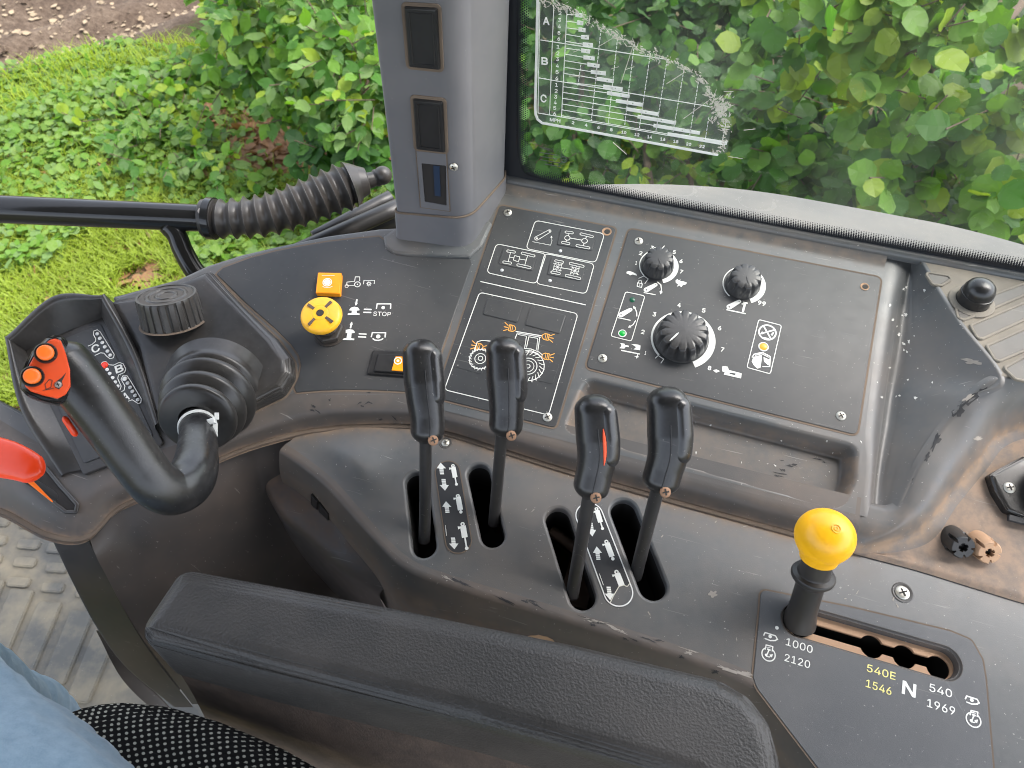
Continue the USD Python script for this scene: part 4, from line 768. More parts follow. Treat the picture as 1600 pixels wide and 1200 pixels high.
# yellow knobbed lever
pl_ = thing('speed_lever', 'lever with a round yellow knob and black rubber gaiter in the gate slot', 'lever')
b0 = P1.at(1248, 974, -.006); k0 = Z(1289, 838, 1.742); ax = k0-b0; Lx = np.linalg.norm(ax); ax /= Lx
pr = [(.0158, .0), (.0156, .004), (.0150, .008), (.0136, .016), (.0132, .028), (.0130, Lx-.058), (.0145, Lx-.054), (.0180, Lx-.051), (.0198, Lx-.0485), (.0200, Lx-.046), (.0190, Lx-.0445), (.0150, Lx-.0435), (.0142, Lx-.041), (.0142, Lx-.024), (.0001, Lx-.026)]
obj('rubber_gaiter', lathe(pr, b0, ax, 44), K['rubber'], pl_, smooth=42)
kr = .0263; pr = [(.0001, -.0262), (.0158, -.0262), (.0170, -.0252), (.0176, -.0195), (.0198, -.0175)]
pr += [(kr*math.cos(a), kr*math.sin(a)*.93) for a in np.linspace(math.radians(-40), math.radians(89.5), 18)]
kn = obj('knob', lathe(pr, k0, ax, 56), K['yellow'], pl_, smooth=50)
qn = np.array(hit(lathe(pr, k0, ax, 56), (1307, 826))[0]); nn = (qn-k0)/np.linalg.norm(qn-k0); xx = np.cross(nn, [0, 1, .2]); xx /= np.linalg.norm(xx)
obj('moulded_mark', cat_(lathe([(.0042, -.0002), (.0041, .0005), (.0033, .0005), (.0032, -.0002)], qn, nn, 24), lathe([(.0020, -.0002), (.0019, .0005), (.0010, .0005), (.0009, -.0002)], qn, nn, 18)), K['yellowdirty'], kn)
# ------------------------------------------------------------------ gear pod on the front end of the console
lobe = plate(P3, [(164, 471), (172, 463), (217, 457), (277, 438), (327, 416), (341, 434), (375, 471), (431, 524), (455, 557), (457, 584), (440, 611), (398, 631), (340, 664), (262, 668), (231, 645), (210, 550), (172, 490)], .0165, .0135, .010, steps=7)
obj('gear_pod', lobe, K['pod'], console, smooth=50)
lob_px = P3.off(0)
lsh = rounded(P3.uvs([(164, 471), (172, 463), (217, 457), (277, 438), (327, 416), (341, 434), (375, 471), (431, 524), (455, 557), (457, 584), (440, 611), (398, 631), (340, 664), (262, 668), (231, 645), (210, 550), (172, 490)], .0165), .010)
obj('pod_seam', place(slab(lsh.buffer(.0022).difference(lsh.buffer(-.001)), .0005), P3), K['groove'], console)
def rail(rs, n=9):   # doubled corners so that the hood keeps its corners
    P = np.array([P3.at(*q, h) for q, h in rs]); return [P[0], P[1], P[2]*.93+P[1]*.07, P[2]*.985+P[3]*.015*1, P[2]*.88+P[3]*.12, P[3], P[4]*.85+P[3]*.15, P[4]*.985+P[3]*.015, P[4]*.93+P[5]*.07, P[5], P[6]]
gh = loft([rail([(q, .0035) for q in rim_f]), rail(rim_i), rail(rim_o), [q-P3.n*.045+P3.x*0 for q in rail(rim_o)]], [0, .004, .005, 0], 110, .004)
obj('display_hood', gridmesh(gh), K['pod'], console, smooth=True)
obj('display_floor', plate(P3, [(130, 742), (36, 547), (162, 494), (256, 694)], .004, .001, .004), K['pod'], console)
gd_ = thing('gear_display', 'dark gear display strip lettered A B C with rows of small lamps', 'display')
QD = P3.off(.0052)
obj('face', plate(P3.off(.004), [(131, 724), (52, 550), (157, 505), (240, 682)], .0012, .0006, .004), K['plate'], gd_)
s7 = S(120, 490, 7.5)
for pts, cl in (([(135, 380), (180, 362), (222, 325), (222, 295), (197, 250), (200, 205), (240, 190), (275, 215), (440, 480), (430, 518), (390, 530), (350, 500), (320, 465), (280, 460), (215, 490)], False),
                ([(282, 605), (300, 570), (340, 562), (380, 600), (430, 605), (500, 572), (545, 590), (575, 650), (560, 690), (490, 720), (480, 760), (520, 850), (510, 888), (460, 890), (420, 850)], True),
                ([(475, 940), (555, 900), (565, 850), (520, 770), (540, 730), (590, 730), (625, 780), (757, 1000), (750, 1045), (720, 1055), (650, 1010), (545, 1050)], False)):
    obj('outline', printed(QD, [stroke(QD, s7(*pts), .75, cl)]), K['white'], gd_)
for ch, a, b, h in (('C', (185, 466), (276, 432), 11.5), ('B', (462, 702), (554, 668), 11.5), ('A', (546, 1030), (624, 998), 12)):
    obj('letter', text(QD, ch, s7(a)[0], s7(b)[0], h, bold=True), K['white'], gd_)
for k, (x, y) in enumerate([(240, 237), (270, 290), (300, 340), (328, 390), (360, 440), (392, 487), (355, 655), (385, 703), (420, 752), (450, 803), (480, 852), (562, 765), (595, 815), (625, 865), (652, 912), (683, 960), (715, 1010)]):
    lamp(P3, s7((x, y))[0], .0021 if k != 11 else .0027, 'ring' if k < 12 else 'leddot', gd_, 'gear_lamp', h=.0052)
lamp(P3, s7((325, 605))[0], .0032, 'redled', gd_, 'gear_lamp', 'red', h=.0052)
# round ribbed cap on the pod
c = P3.at(271, 503, .0150); R_ = .0345; H_ = .034; cap_n = Z(259, 459, c[2]+H_*.95)-c; cap_n /= np.linalg.norm(cap_n)
rib = lambda t, i: 1-(.045 if 1 <= i <= 4 else 0)*(np.abs(np.cos(t*12)) > .93)
cp_ = thing('ribbed_cap', 'round black ribbed screw cap with concentric rings on the gear pod', 'cap')
obj('cap_skirt', lathe([(R_, 0), (R_, .002), (R_*.985, H_*.3), (R_*.97, H_*.7), (R_*.96, H_-.003), (R_*.93, H_), (R_*.86, H_), (R_*.84, H_-.0012), (R_*.66, H_-.0012), (R_*.62, H_-.0002), (R_*.56, H_-.0002), (R_*.53, H_-.0014), (R_*.36, H_-.0014), (R_*.33, H_-.0002), (R_*.27, H_-.0002), (R_*.24, H_-.0012), (.0001, H_-.0012)], c, cap_n, 240, rib), K['pod'], cp_, smooth=32)
obj('dust_ring', lathe([(R_*1.07, .0), (R_*1.02, .0012), (R_*.98, .0012)], c, cap_n, 60), K['groove'], cp_)
obj('cap_dirt', cat_(*[lathe([(R_*a, H_-.0011), (R_*b, H_-.0011)], c, cap_n, 60) for a, b in ((.66, .83), (.37, .52), (.01, .23))]), K['pod_dirt'], cp_) if 'pod_dirt' in K else None
# gear lever
gl = thing('gear_lever', 'black cranked gear lever with red thumb plate and pleated boot', 'lever')
bb = P3.at(336, 606, .012); d0 = (bb-CAM)@AF; be = D(307, 657, d0-.062); ax = be-bb; La = np.linalg.norm(ax); ax /= La
fl = lambda f: f*La
pr = [(.0560, -.012), (.0500, fl(.02)), (.0490, fl(.08)), (.0478, fl(.15)), (.0425, fl(.22)), (.0420, fl(.25)), (.0475, fl(.30)), (.0500, fl(.36)), (.0497, fl(.42)), (.0440, fl(.50)), (.0393, fl(.54)), (.0390, fl(.57)), (.0436, fl(.61)), (.0448, fl(.67)), (.0436, fl(.73)), (.0375, fl(.80)), (.0355, fl(.82)), (.0355, fl(.85)), (.0386, fl(.88)), (.0393, fl(.93)), (.0375, fl(.99)), (.027, fl(1.02)), (.0175, fl(1.03))]
pr = [tuple(q) for q in spline(np.array(pr), 70)]
obj('pleated_boot', lathe(pr, bb, ax, 64), K['boot'], gl, smooth=True)
dg = d0-.062
path = [D(307, 655, dg+.01), D(309, 672, dg-.012), D(309, 700, dg-.040), D(305, 730, dg-.065), D(292, 757, dg-.085), D(268, 768, dg-.100), D(243, 756, dg-.112), D(215, 722, dg-.122), D(182, 676, dg-.132), D(148, 630, dg-.142), D(115, 588, dg-.150), D(88, 556, dg-.156), D(78, 546, dg-.158)]
Pg = spline(path, 120); L = np.r_[0, np.cumsum(np.linalg.norm(np.diff(Pg, axis=0), axis=1))]; L /= L[-1]
dep = np.array([(p-CAM)@AF for p in Pg])
rp_ = np.interp(L, [0, .12, .25, .36, .48, .58, .70, .82, .92, 1], [26, 27, 31, 36, 37, 37, 39, 40, 41, 38])*dep/FPX
obj('stem', sweep(Pg, rp_, rp_, 40, 2.15, roundcap=.012), K['grip'], gl, smooth=True)
sd_ = -ray(75, 570)/np.linalg.norm(ray(75, 570)); PHn = sd_+np.array([.10, -.05, .30]); PH = Plane(D(75, 575, dg-.176), PHn, xdir=AR)
red_px = [(78, 531), (86, 529), (95, 532), (103, 553), (110, 578), (110, 604), (103, 616), (90, 623), (68, 618), (47, 611), (39, 603), (38, 592), (46, 570), (57, 550)]
hp = rounded(PH.uvs(red_px), .002)
obj('head', place(slab(hp.buffer(.0042), .030, .010, 6, True, z0=-.012), PH, -.030), K['grip'], gl, smooth=50)
tp = obj('thumb_plate', place(slab(hp, .0025, .0015, 3), PH, -.0008), K['orange'], gl)
for q in ((71.5, 552), (51, 588.5)):
    c = PH.at(*q, .0016); b_ = obj('thumb_button', lathe([(.0082, 0), (.0082, .0025), (.0075, .0035), (.0062, .0036), (.0062, .0020)], c, PH.n, 36), K['grip'], gl, smooth=40)
    obj('button_cap', lathe([(.0060, .0018), (.0060, .0052), (.0052, .0062), (.003, .0066), (.0001, .0067)], c, PH.n, 32), K['orangebutton'], b_, smooth=45)
QH = PH.off(.0017); s4b = S(0, 400, 2.667)
obj('plate_symbol', printed(QH, [stroke(QH, s4b((188, 535), (205, 515), (218, 518), (212, 548), (192, 555)), .5, True), stroke(QH, s4b((180, 560), (222, 552)), .5), fill(QH, s4b((228, 528), (255, 508), (276, 485), (270, 500), (258, 522), (262, 540), (246, 556), (230, 548)))]), K['screwdark'], tp)
screw(PH, (91, 601), .0026, tp, 'steel', .0017)
tr = [D(99, 650, dg-.150), D(108, 664, dg-.148), D(120, 682, dg-.143)]
obj('trigger', sweep(spline(tr, 14), .0036, .0026, 14, roundcap=.004), K['red'], gl, smooth=True)
fr = frames(Pg)[0]; i0 = 8
obj('cable_tie', lathe([(rp_[i0]*1.03, -.0022), (rp_[i0]*1.10, -.0018), (rp_[i0]*1.10, .0018), (rp_[i0]*1.03, .0022)], Pg[i0], fr[i0], 40), K['zip'], gl, smooth=40)
tq = D(334, 658, dg-.022); obj('tie_tail', cat_(boxm(tq-AR*.002, (.008, .006, .005), (AR*.9+AU*.3, AU*.9-AR*.3, -AF), .001), boxm(tq+AR*.0015-AU*.009, (.0042, .013, .0012), (AR*.94+AF*.3, AU, -AF)), boxm(tq+AR*.003+AU*.005, (.004, .007, .0012), (AR*.9+AF*.3, AU, -AF))), K['zip'], gl)
# throttle; its slot is a flat near-black patch painted for the shaded depth
pr_m = gridmesh(Gs)
def drape(px_poly, lift, mat, name, parent, n=6):
    P = []
    for (a, b), (c, d) in zip(px_poly, px_poly[1:]+px_poly[:1]):
        for t in np.linspace(0, 1, n, endpoint=False):
            h_ = hit(pr_m, (a+(c-a)*t, b+(d-b)*t)); P.append(h_[0]+h_[1]*lift)
    P = np.array(P); c = P.mean(0); k = len(P); i = np.arange(k)
    obj(name, trimesh.Trimesh(np.vstack([P, c]), np.c_[i, (i+1) % k, np.full(k, k)], process=False), K[mat], parent); return P
lip = drape([(46, 752), (60, 735), (73, 731), (98, 762), (123, 789), (121, 800), (106, 800), (76, 778)], .0026, 'cavity', 'slot_shade_patch', console)
obj('slot_lip', sweep(spline(np.vstack([lip, lip[:1]]), 90), .0016, .0022, 8), K['pod'], console, smooth=True)
th_ = thing('throttle_lever', 'glossy red throttle paddle with an orange needle at the far left', 'lever')
pp = spline([D(-60, 700, .66), D(-10, 712, .655), D(30, 724, .65), D(60, 738, .648), D(67, 742, .648)], 40); f_ = np.linspace(0, 1, 40)
obj('paddle', sweep(pp, .0075*np.ones(40), np.interp(f_, [0, .5, .8, 1], [.0175, .0165, .0130, .0065]), 24, 2.3, up=-AF+.2*AU, roundcap=.010), K['red'], th_, smooth=True)
obj('needle', sweep(np.linspace(D(38, 744, .66), D(82, 784, .70), 8), np.linspace(.0025, .0006, 8), n=10), K['orangebutton'], th_)
obj('shank', sweep(np.linspace(D(20, 735, .66), D(85, 775, .74), 8), .006, .003, 10), K['blackmatt'], th_)
# ------------------------------------------------------------------ vent badge
fw_m = gridmesh(Gf)
def on_mesh(m_, px):
    h_ = hit(m_, px); return None if h_ is None else Plane(h_[0], h_[1], xdir=AR)
PV = on_mesh(fw_m, (500, 790)) or on_mesh(fw_m, (506, 790))
if PV is not None:
    for q in ([(488, 772), (497, 782), (496, 796), (488, 786)], [(500, 785), (514, 802), (513, 822), (501, 806)]):
        uv_ = sg.Polygon(PV.uvs(q)).buffer(0)
        obj('vent_badge', place(slab(uv_, .0022, .0008, 2), PV, -.0006), K['blank'], console); obj('badge_edge', place(slab(uv_.buffer(.0008).difference(uv_.buffer(-.0003)), .0026, .0004, 1), PV, -.0006), K['rod'], console)
# chips, scuffs and a stuck patch of dirt
def patch(m_, px, w, h, mat, name, seed, ang=0.0, lift=.0003, k=18, rag=.45):
    pl = on_mesh(m_, px)
    if pl is None: return
    r_ = np.random.default_rng(seed); a = np.linspace(0, 2*math.pi, k, endpoint=False); rr_ = 1+r_.uniform(-rag, rag, k)
    cx, sx = math.cos(ang), math.sin(ang); P = [pl.p]
    for t, q in zip(a, rr_):
        x, y = math.cos(t)*w*q, math.sin(t)*h*q; h_ = hit(m_, (px[0]+x*cx-y*sx, px[1]+x*sx+y*cx)); P.append((h_[0]+h_[1]*lift) if h_ is not None else pl.p)
    P[0] = pl.p+pl.n*lift; P = np.array(P); i = np.arange(k)+1
    obj(name, trimesh.Trimesh(P, np.c_[np.zeros(k, int), i, np.roll(i, -1)], process=False), K[mat], console)
patch(fw_m, (845, 998), 20, 5.5, 'brownpeg', 'dirt_spot', 1, .12, rag=.2)
rg = np.random.default_rng(8)
for k in range(34):
    x = rg.uniform(690, 1230); y = np.interp(x, [690, 900, 1100, 1185, 1243], [902, 963, 1030, 1066, 1120])+rg.normal(0, 5); patch(fw_m, (x, y), rg.uniform(3, 16), rg.uniform(.8, 2.4), 'blackmatt' if rg.random() < .6 else 'scuff', 'paint_chip', 100+k, .30+rg.normal(0, .12), rag=.7)
rdm = gridmesh(g4)
for px, w, h_, a_ in (((1512, 626), 17, 5, -.6), ((1497, 644), 9, 6, -.8), ((1463, 690), 4, 15, .5), ((1448, 716), 3, 8, .5), ((1422, 752), 3, 8, .45), ((1535, 610), 10, 3, -.4)): patch(rdm, px, w, h_, 'blackmatt', 'paint_chip', int(w*7+h_), a_, rag=.55)
patch(rdm, (1513, 622), 9, 3, 'scuff', 'paint_chip', 77, -.5, .0006); patch(rdm, (1528, 685), 6, 3, 'scuff', 'paint_chip', 78, -.2)
for k in range(16):
    x = rg.uniform(480, 690); patch(pr_m, (x, np.interp(x, [480, 560, 690], [640, 632, 650])+rg.normal(0, 9)), rg.uniform(1.5, 5), rg.uniform(.8, 1.6), 'blackmatt', 'paint_chip', 200+k, rg.normal(0, .5), rag=.6)
lpm = fm
fdm = gridmesh(gp); dkm = gridmesh(G)
for k in range(44): patch(fdm if rg.random() < .5 else dkm, (1405+rg.normal(0, 22), rg.uniform(440, 640)), rg.uniform(.8, 3), rg.uniform(.7, 2.4), 'speck', 'paint_speck', 500+k, rg.normal(0, .8), rag=.5)
for k in range(22): patch(dkm, (rg.uniform(880, 1400), rg.uniform(640, 760)), rg.uniform(.8, 2.6), rg.uniform(.6, 1.5), 'speck', 'paint_speck', 600+k, rg.normal(0, .8), rag=.5)
patch(fdm, (1520, 565), 14, 4, 'scuff', 'scuff_mark', 650, .1, rag=.6)
for k in range(9): patch(dkm, (rg.uniform(1190, 1300), rg.uniform(715, 745)), rg.uniform(3, 9), rg.uniform(.8, 1.6), 'blackmatt', 'scuff_mark', 660+k, .2, rag=.7)
for k in range(26): patch(lpm, (rg.uniform(700, 1560), rg.uniform(760, 1000)), rg.uniform(1.2, 5), rg.uniform(.7, 1.5), 'scuff', 'scuff_mark', 300+k, rg.normal(0, .8), rag=.6)
patch(lpm, (1113, 928), 7, 4.5, 'scuff', 'scuff_mark', 399, .1)
# ------------------------------------------------------------------ pegs, key switch, button on the right end
PB = Plane(gi[2]*.5+sr1[2]*.5, np.cross(gi[4]-gi[1], sr1[3]-gi[1])); PB.n = PB.n if PB.n[2] > 0 else -PB.n; PB = Plane(PB.p, PB.n, xdir=[1, 0, 0])
star = lambda t, i: 1-(.30 if i > 1 else 0)*(np.cos(t*5) > .72)
for (px, m_, lab) in (((1487, 841), 'rubber', 'stubby black notched peg left of the brown one'), ((1527, 849), 'brownpeg', 'stubby brown notched peg beside the black one')):
    t = thing('notched_peg', lab, 'peg', 'notched pegs on the console'); c = PB.at(*px, -.002); a = PB.n*.55+np.array([.15, -.75, .25]); a /= np.linalg.norm(a)
    obj('shaft', lathe([(.0125, -.006), (.0125, .010), (.0118, .013), (.0118, .0215), (.0105, .0235), (.0046, .0235), (.0046, .016), (.0001, .016)], c, a, 80, star), K[m_], t, smooth=35)
    obj('bore', lathe([(.0044, .0170), (.0001, .0168)], c, a, 20), K['screwdark'], t)
ks = thing('ignition_switch', 'black ignition switch with flange and screw at the right edge', 'switch')
obj('flange', plate(PB, [(1547, 741), (1560, 733), (1600, 712), (1660, 700), (1720, 730), (1715, 800), (1660, 830), (1600, 809), (1574, 797), (1556, 768)], .012, .004, .004), K['grip'], ks, smooth=40)
obj('barrel', lathe([(.030, .010), (.030, .030), (.027, .034), (.018, .034), (.017, .030), (.0001, .030)], PB.at(1642, 770), PB.n, 40), K['grip'], ks, smooth=40)
screw(PB, (1577, 762), .0058, ks, 'screw', .012)
obj('terminal_tag', boxm(PB.at(1600, 815, .008), (.03, .006, .004), (PB.x, PB.y, PB.n), .0006), K['blackmatt'], ks)
obj('dark_hole', lathe([(.006, .0008), (.0001, .0010)], PB.at(1603, 875), PB.n, 24), K['cavity'], console)
bt = thing('rubber_button', 'domed black rubber button on the dusty ribbed shelf', 'button')
c = PS.at(1518, 472); obj('flange', lathe([(.024, -.0005), (.0235, .0015), (.021, .0028), (.0175, .003)], c, PS.n, 40), K['shelf_tan'], bt, smooth=40)
obj('dome', lathe([(.0172, .002), (.0170, .013), (.0166, .0140), (.0160, .0142), (.0158, .019), (.0135, .0245), (.0095, .0282), (.005, .0298), (.0001, .0302)], c, PS.n, 48), K['grip'], bt, smooth=45)
# ------------------------------------------------------------------ armrest
PA = Plane(Z(700, 1020, 1.735), [0, .05, 1])
ar = thing('arm_cushion', 'long dark textured vinyl armrest in front of the console', 'armrest')
arm_px = [(288, 886), (600, 944), (900, 1005), (1128, 1060), (1172, 1085), (1203, 1125), (1218, 1180), (1236, 1320), (1100, 1224), (1000, 1190), (750, 1121), (400, 1036), (214, 985), (222, 970), (276, 890)]
ap = rounded(PA.uvs(arm_px), .012)
am = place(slab(ap.buffer(.004), .085, .020, 9, True, z0=0.0), PA, -.085)
obj('pad', am, K['armrest'], ar, smooth=60)
# ------------------------------------------------------------------ seat cushion and the driver's leg
sc = thing('driver_cushion', 'black seat cushion with a pattern of small pale dots', 'seat')
PZ = Plane(Z(250, 1150, 1.585), [0, 0, 1])
cu_px = [(60, 1095), (150, 1076), (235, 1083), (320, 1108), (420, 1150), (520, 1206), (640, 1300), (700, 1420), (200, 1520), (-120, 1300)]
obj('cover', place(slab(rounded(PZ.uvs(cu_px), .05), .13, .055, 12), PZ, -.13), K['seatfabric'], sc, smooth=60) if 'seatfabric' in K else None
pe = thing('person', 'person in washed blue jeans sitting with one leg in view', 'person')
q0, q1 = Z(185, 1205, 1.655), Z(0, 1034, 1.645); dr = (q1-q0)/np.linalg.norm(q1-q0); nin = np.array([dr[1], -dr[0], 0]); nin = -nin if nin[1] > 0 else nin
RT = .082
hipP = q0-dr*.30+nin*(RT+.015); kneeP = q1+dr*.10+nin*(RT-.004)+np.array([0, 0, -.002])
LEGN = 170
leg = spline([hipP, q0+nin*(RT+.004), (q0*.4+q1*.6)+nin*RT, kneeP, kneeP+dr*.05+np.array([0, 0, -.06]), kneeP+dr*.07+np.array([0, 0, -.20]), kneeP+dr*.08+np.array([0, 0, -.45])], LEGN)
f_ = np.linspace(0, 1, LEGN); rl = np.interp(f_, [0, .3, .5, .62, .75, 1], [.098, .088, .080, .076, .070, .058])
lm_ = sweep(leg, rl, rl, 96, up=(0, 0, 1), roundcap=.02); vtx = np.array(lm_.vertices)
nr = np.array(lm_.vertex_normals); nz = meshkit.fbm(vtx*np.array([14, 30, 30]), 4, 5)-.5; vtx = vtx+nr*(nz*.022)[:, None]
obj('body', sweep(leg, rl*.90, rl*.90, 24, roundcap=.02), K['skin'], pe, smooth=True)
obj('jeans', trimesh.Trimesh(vtx, lm_.faces, process=False), K['denim'], pe, smooth=True)
# ------------------------------------------------------------------ cab floor with its moulded mat, felt side
cf = Plane([0, 0, 1.10], [0, 0, 1]); MAT_Z = cf.p[2]
mat_ = thing('floor_mat', 'dusty grey moulded rubber floor mat with raised pads', 'mat')
obj('sheet', plate(cf, [(-250, 700), (60, 760), (120, 820), (330, 1120), (300, 1300), (-400, 1300)], .006, .002, h=-.006), K['mat'], mat_)
s5c = S(0, 780, 2.858)
def qpad(c, ax, bx, w, h): return [(c[0]+ax[0]*w*i+bx[0]*h*j, c[1]+ax[1]*w*i+bx[1]*h*j) for i, j in ((-1, -1), (1, -1), (1, 1), (-1, 1))]
pads = [qpad(s5c(c)[0], (1, .08), (-.25, 1), 18, 8) for c in ((-10, 95), (135, 108), (-25, 180), (125, 198), (-45, 262), (108, 278), (255, 217), (80, 368), (252, 303), (400, 250), (232, 392), (375, 330), (385, 415), (-70, 350), (5, 20), (150, 28))]
for c in ((60, 545), (185, 600), (330, 640), (440, 720), (-70, 500)): pads.append(qpad(s5c((c[0]-30, c[1]+20))[0], (1, .10), (-.42, 1), 19, 58))
for q in pads: obj('raised_pad', plate(cf, q, .005, .003, .007, steps=2), K['mat'], mat_)
fl_ = thing('felt_side', 'brown felt covered side panel under the armrest', 'panel')
fr_ = [[Z(*q, 1.585) for q in ((262, 1022), (330, 1042), (444, 1070), (600, 1106), (755, 1144), (1000, 1212))], [Z(*q, 1.52) for q in ((298, 1078), (390, 1108), (500, 1143), (640, 1184), (800, 1234), (1050, 1322))], [Z(*q, 1.30) for q in ((335, 1150), (430, 1190), (540, 1235), (680, 1280), (850, 1340), (1100, 1440))]]
obj('felt', gridmesh(loft(fr_, [0, .05, 0], 60, .01)), K['brownfelt'], fl_, smooth=True)
obj('plastic_skirt', gridmesh(loft([[Z(150, 985, 1.40), Z(190, 1060, 1.32), Z(240, 1110, 1.24), Z(290, 1150, 1.20)], [Z(172, 985, 1.36), Z(215, 1050, 1.30), Z(262, 1100, 1.24), Z(300, 1150, 1.20)], [Z(185, 1010, 1.30), Z(225, 1060, 1.25), Z(275, 1120, 1.2), Z(320, 1170, 1.15)]], [0, .01, 0], 40, .01)), K['wallplastic'], fl_, smooth=True)
fs = thing('door_sill', 'dark metal door sill bar beyond the floor mat', 'sill')
obj('bar', boxm(Z(-10, 770, 1.12)+np.array([-.02, .02, 0]), (.30, .045, .05), (np.array([.98, .18, 0]), np.array([-.18, .98, 0]), np.array([0, 0, 1])), .004), K['steel'], fs)
obj('dark_gap', boxm(Z(-10, 735, 1.12)+np.array([-.02, .05, 0]), (.30, .06, .03), (np.array([.98, .18, 0]), np.array([-.18, .98, 0]), np.array([0, 0, 1])), .004), K['blackmatt'], fs)
# ------------------------------------------------------------------ corner pillar of the cab
def fillet2(P, r, k=6):
    P = np.asarray(P, float); out = []; n = len(P); r = np.broadcast_to(r, (n,))
    for i in range(n):
        a, b, c = P[i-1], P[i], P[(i+1) % n]; u, v = a-b, c-b; lu, lv = np.linalg.norm(u), np.linalg.norm(v); q = min(r[i], .45*lu, .45*lv)
        s0, s1_ = b+u/lu*q, b+v/lv*q
        for t in np.linspace(0, 1, k): out.append((1-t)**2*s0+2*t*(1-t)*b+t*t*s1_)
    return np.array(out)
pil = thing('cab_pillar', 'grey plastic clad cab corner pillar with black switch blanks', 'pillar', kind='structure')
pl0, pm0, pr0 = P3.at(621, 375), P3.at(735, 388), P2.at(787, 300)
zb = pl0[2]
pl1, pr1 = Y(575, 0, pl0[1]+.012), Y(796, 0, pr0[1]+.004)
nF = np.cross(pm0-pl0, pl1-pl0); nF = nF if nF@(CAM-pl0) > 0 else -nF
PF = Plane(pl0, nF, xdir=pm0-pl0); pm1 = PF.at(713, 0)
def ringz(z, grow=0.0, k=6):
    q = []
    for a, b in ((pl0, pl1), (pm0, pm1), (pr0, pr1)): t = (z-a[2])/(b[2]-a[2]); q.append((a+(b-a)*t)[:2])
    l, m, r = q; e = r+np.array([-.01, .03]); bk = l+np.array([.02, .10])
    P = np.array([l, m, r, e, bk]); g = sg.Polygon(P)
    if grow:
        c = P.mean(0); P = P+(P-c)/np.linalg.norm(P-c, axis=1, keepdims=True)*grow
    return np.c_[fillet2(P, [.010, .022, .006, .006, .01], k), np.full(5*k, z)]
def py_of(p): q = p-CAM; return 600-FPX*(q@AU)/(q@AF)
ts_ = np.linspace(0, .6, 400); ZS = min(((abs(py_of(pl0+(pl1-pl0)*t)-332), (pl0+(pl1-pl0)*t)[2]) for t in ts_))[1]
obj('foot_tray', plate(P3, [(598, 368), (601, 385), (613, 394), (640, 398), (700, 401), (734, 402), (754, 384), (772, 346), (700, 330), (640, 340)], .005, .004, .006, steps=4), K['console'], pil, smooth=45)
obj('cladding', gridmesh(np.array([ringz(z) for z in (zb+.010, ZS+.02, 1.95, 2.2, 2.45, 2.75)]), True), K['pillar'], pil, smooth=40)
obj('foot_sleeve', gridmesh(np.array([ringz(zb-.05, .010), ringz(zb-.012, .0085), ringz(zb-.002, .0060), ringz(zb+.010, .0042), ringz(ZS-.002, .0030), ringz(ZS, .0022), ringz(ZS, -.002)]), True), K['pillar'], pil, smooth=40)
rr = ringz(ZS+.0008, .0018); obj('dusty_seam', sweep(np.vstack([rr, rr[:1]]), .0014, .0014, 6), K['groove'], pil)
for q in ([(632, 8), (684.5, 11), (689, 108), (639.5, 103)], [(645.5, 152), (693, 157), (696.5, 237), (651, 231.5)]):
    fr_o = rounded(PF.uvs(q), .002)
    obj('blank_frame', place(slab(fr_o.buffer(.0032).difference(fr_o.buffer(-.0004)), .0012, .0006, 2), PF), K['groove'], pil)
    b_ = obj('switch_blank', place(slab(fr_o.buffer(-.0004), .0040, .0020, 3), PF), K['blank'], pil)
    obj('blank_ridge', place(slab(fr_o.buffer(-.0045).difference(fr_o.buffer(-.0056)), .0048, .0004, 1, z0=.003), PF), K['blank'], b_)
q = [(659, 254), (697, 258), (698, 320), (664, 314)]; fo = rounded(PF.uvs(q), .0008); fo2 = sg.Polygon(PF.uvs([(651, 235), (697, 240), (702.5, 329), (658, 323)])).buffer(0)
obj('socket_frame', place(slab(fo2.difference(fo), .0016, .0007, 2), PF), K['pillar'], pil)
obj('socket_dust', place(slab(fo2.buffer(.0012).difference(fo2.buffer(-.0003)), .0006), PF), K['groove'], pil)
obj('socket_hole', place(slab(fo, .0006), PF), K['cavity'], pil)
c_ = PF.at(683, 283, .0008); obj('blue_connector', boxm(c_, (.007, .040, .001), (PF.x, PF.y, PF.n)), K['socketblue'], pil)
screw(PF, (709, 261), .0048, pil, 'screw', .0003)
nS = np.cross(pr0-pm0, pm1-pm0); nS = nS if nS@(CAM-pm0) > 0 else -nS; PSd = Plane(pm0, nS, xdir=pr0-pm0)
cpl = PSd.at(775.5, 137); obj('round_plug', lathe([(.0125, 0), (.0120, .0012), (.009, .0016), (.0001, .0018)], cpl, PSd.n, 32), K['pillar'], pil, smooth=40)
# ------------------------------------------------------------------ side window: pane, fired black border, speed chart
wn = thing('side_window', 'cab side window with black dotted ceramic border', 'window', kind='structure')
inner_px = [(806, -220), (807, 0), (806.5, 150), (808, 238), (812, 258), (822, 272), (845, 280), (1000, 312.5), (1200, 350), (1400, 385.5), (1600, 419), (1950, 474), (1950, -220)]
out_px = [(783, -220), (783, 0), (784, 284), (790, 292), (1000, 330), (1200, 368), (1400, 402), (1600, 436), (1950, 492)]
inn = sg.Polygon(PW.uvs(inner_px)); outer = sg.Polygon(PW.uvs(out_px+[(1950, -220)])).buffer(0)
PWi = PW.off(.0004)
v, f = tri2(outer); obj('pane', trimesh.Trimesh(PW.w(v, 0), f, process=False), K['glass'], wn)
bp_ = outer.difference(inn.buffer(0)); obj('black_border', place(slab(bp_, .0006), PW, .0004), K['frit'], wn)
line = sg.LineString(PW.uvs(inner_px[:-1])); DV = []
pit = .0027
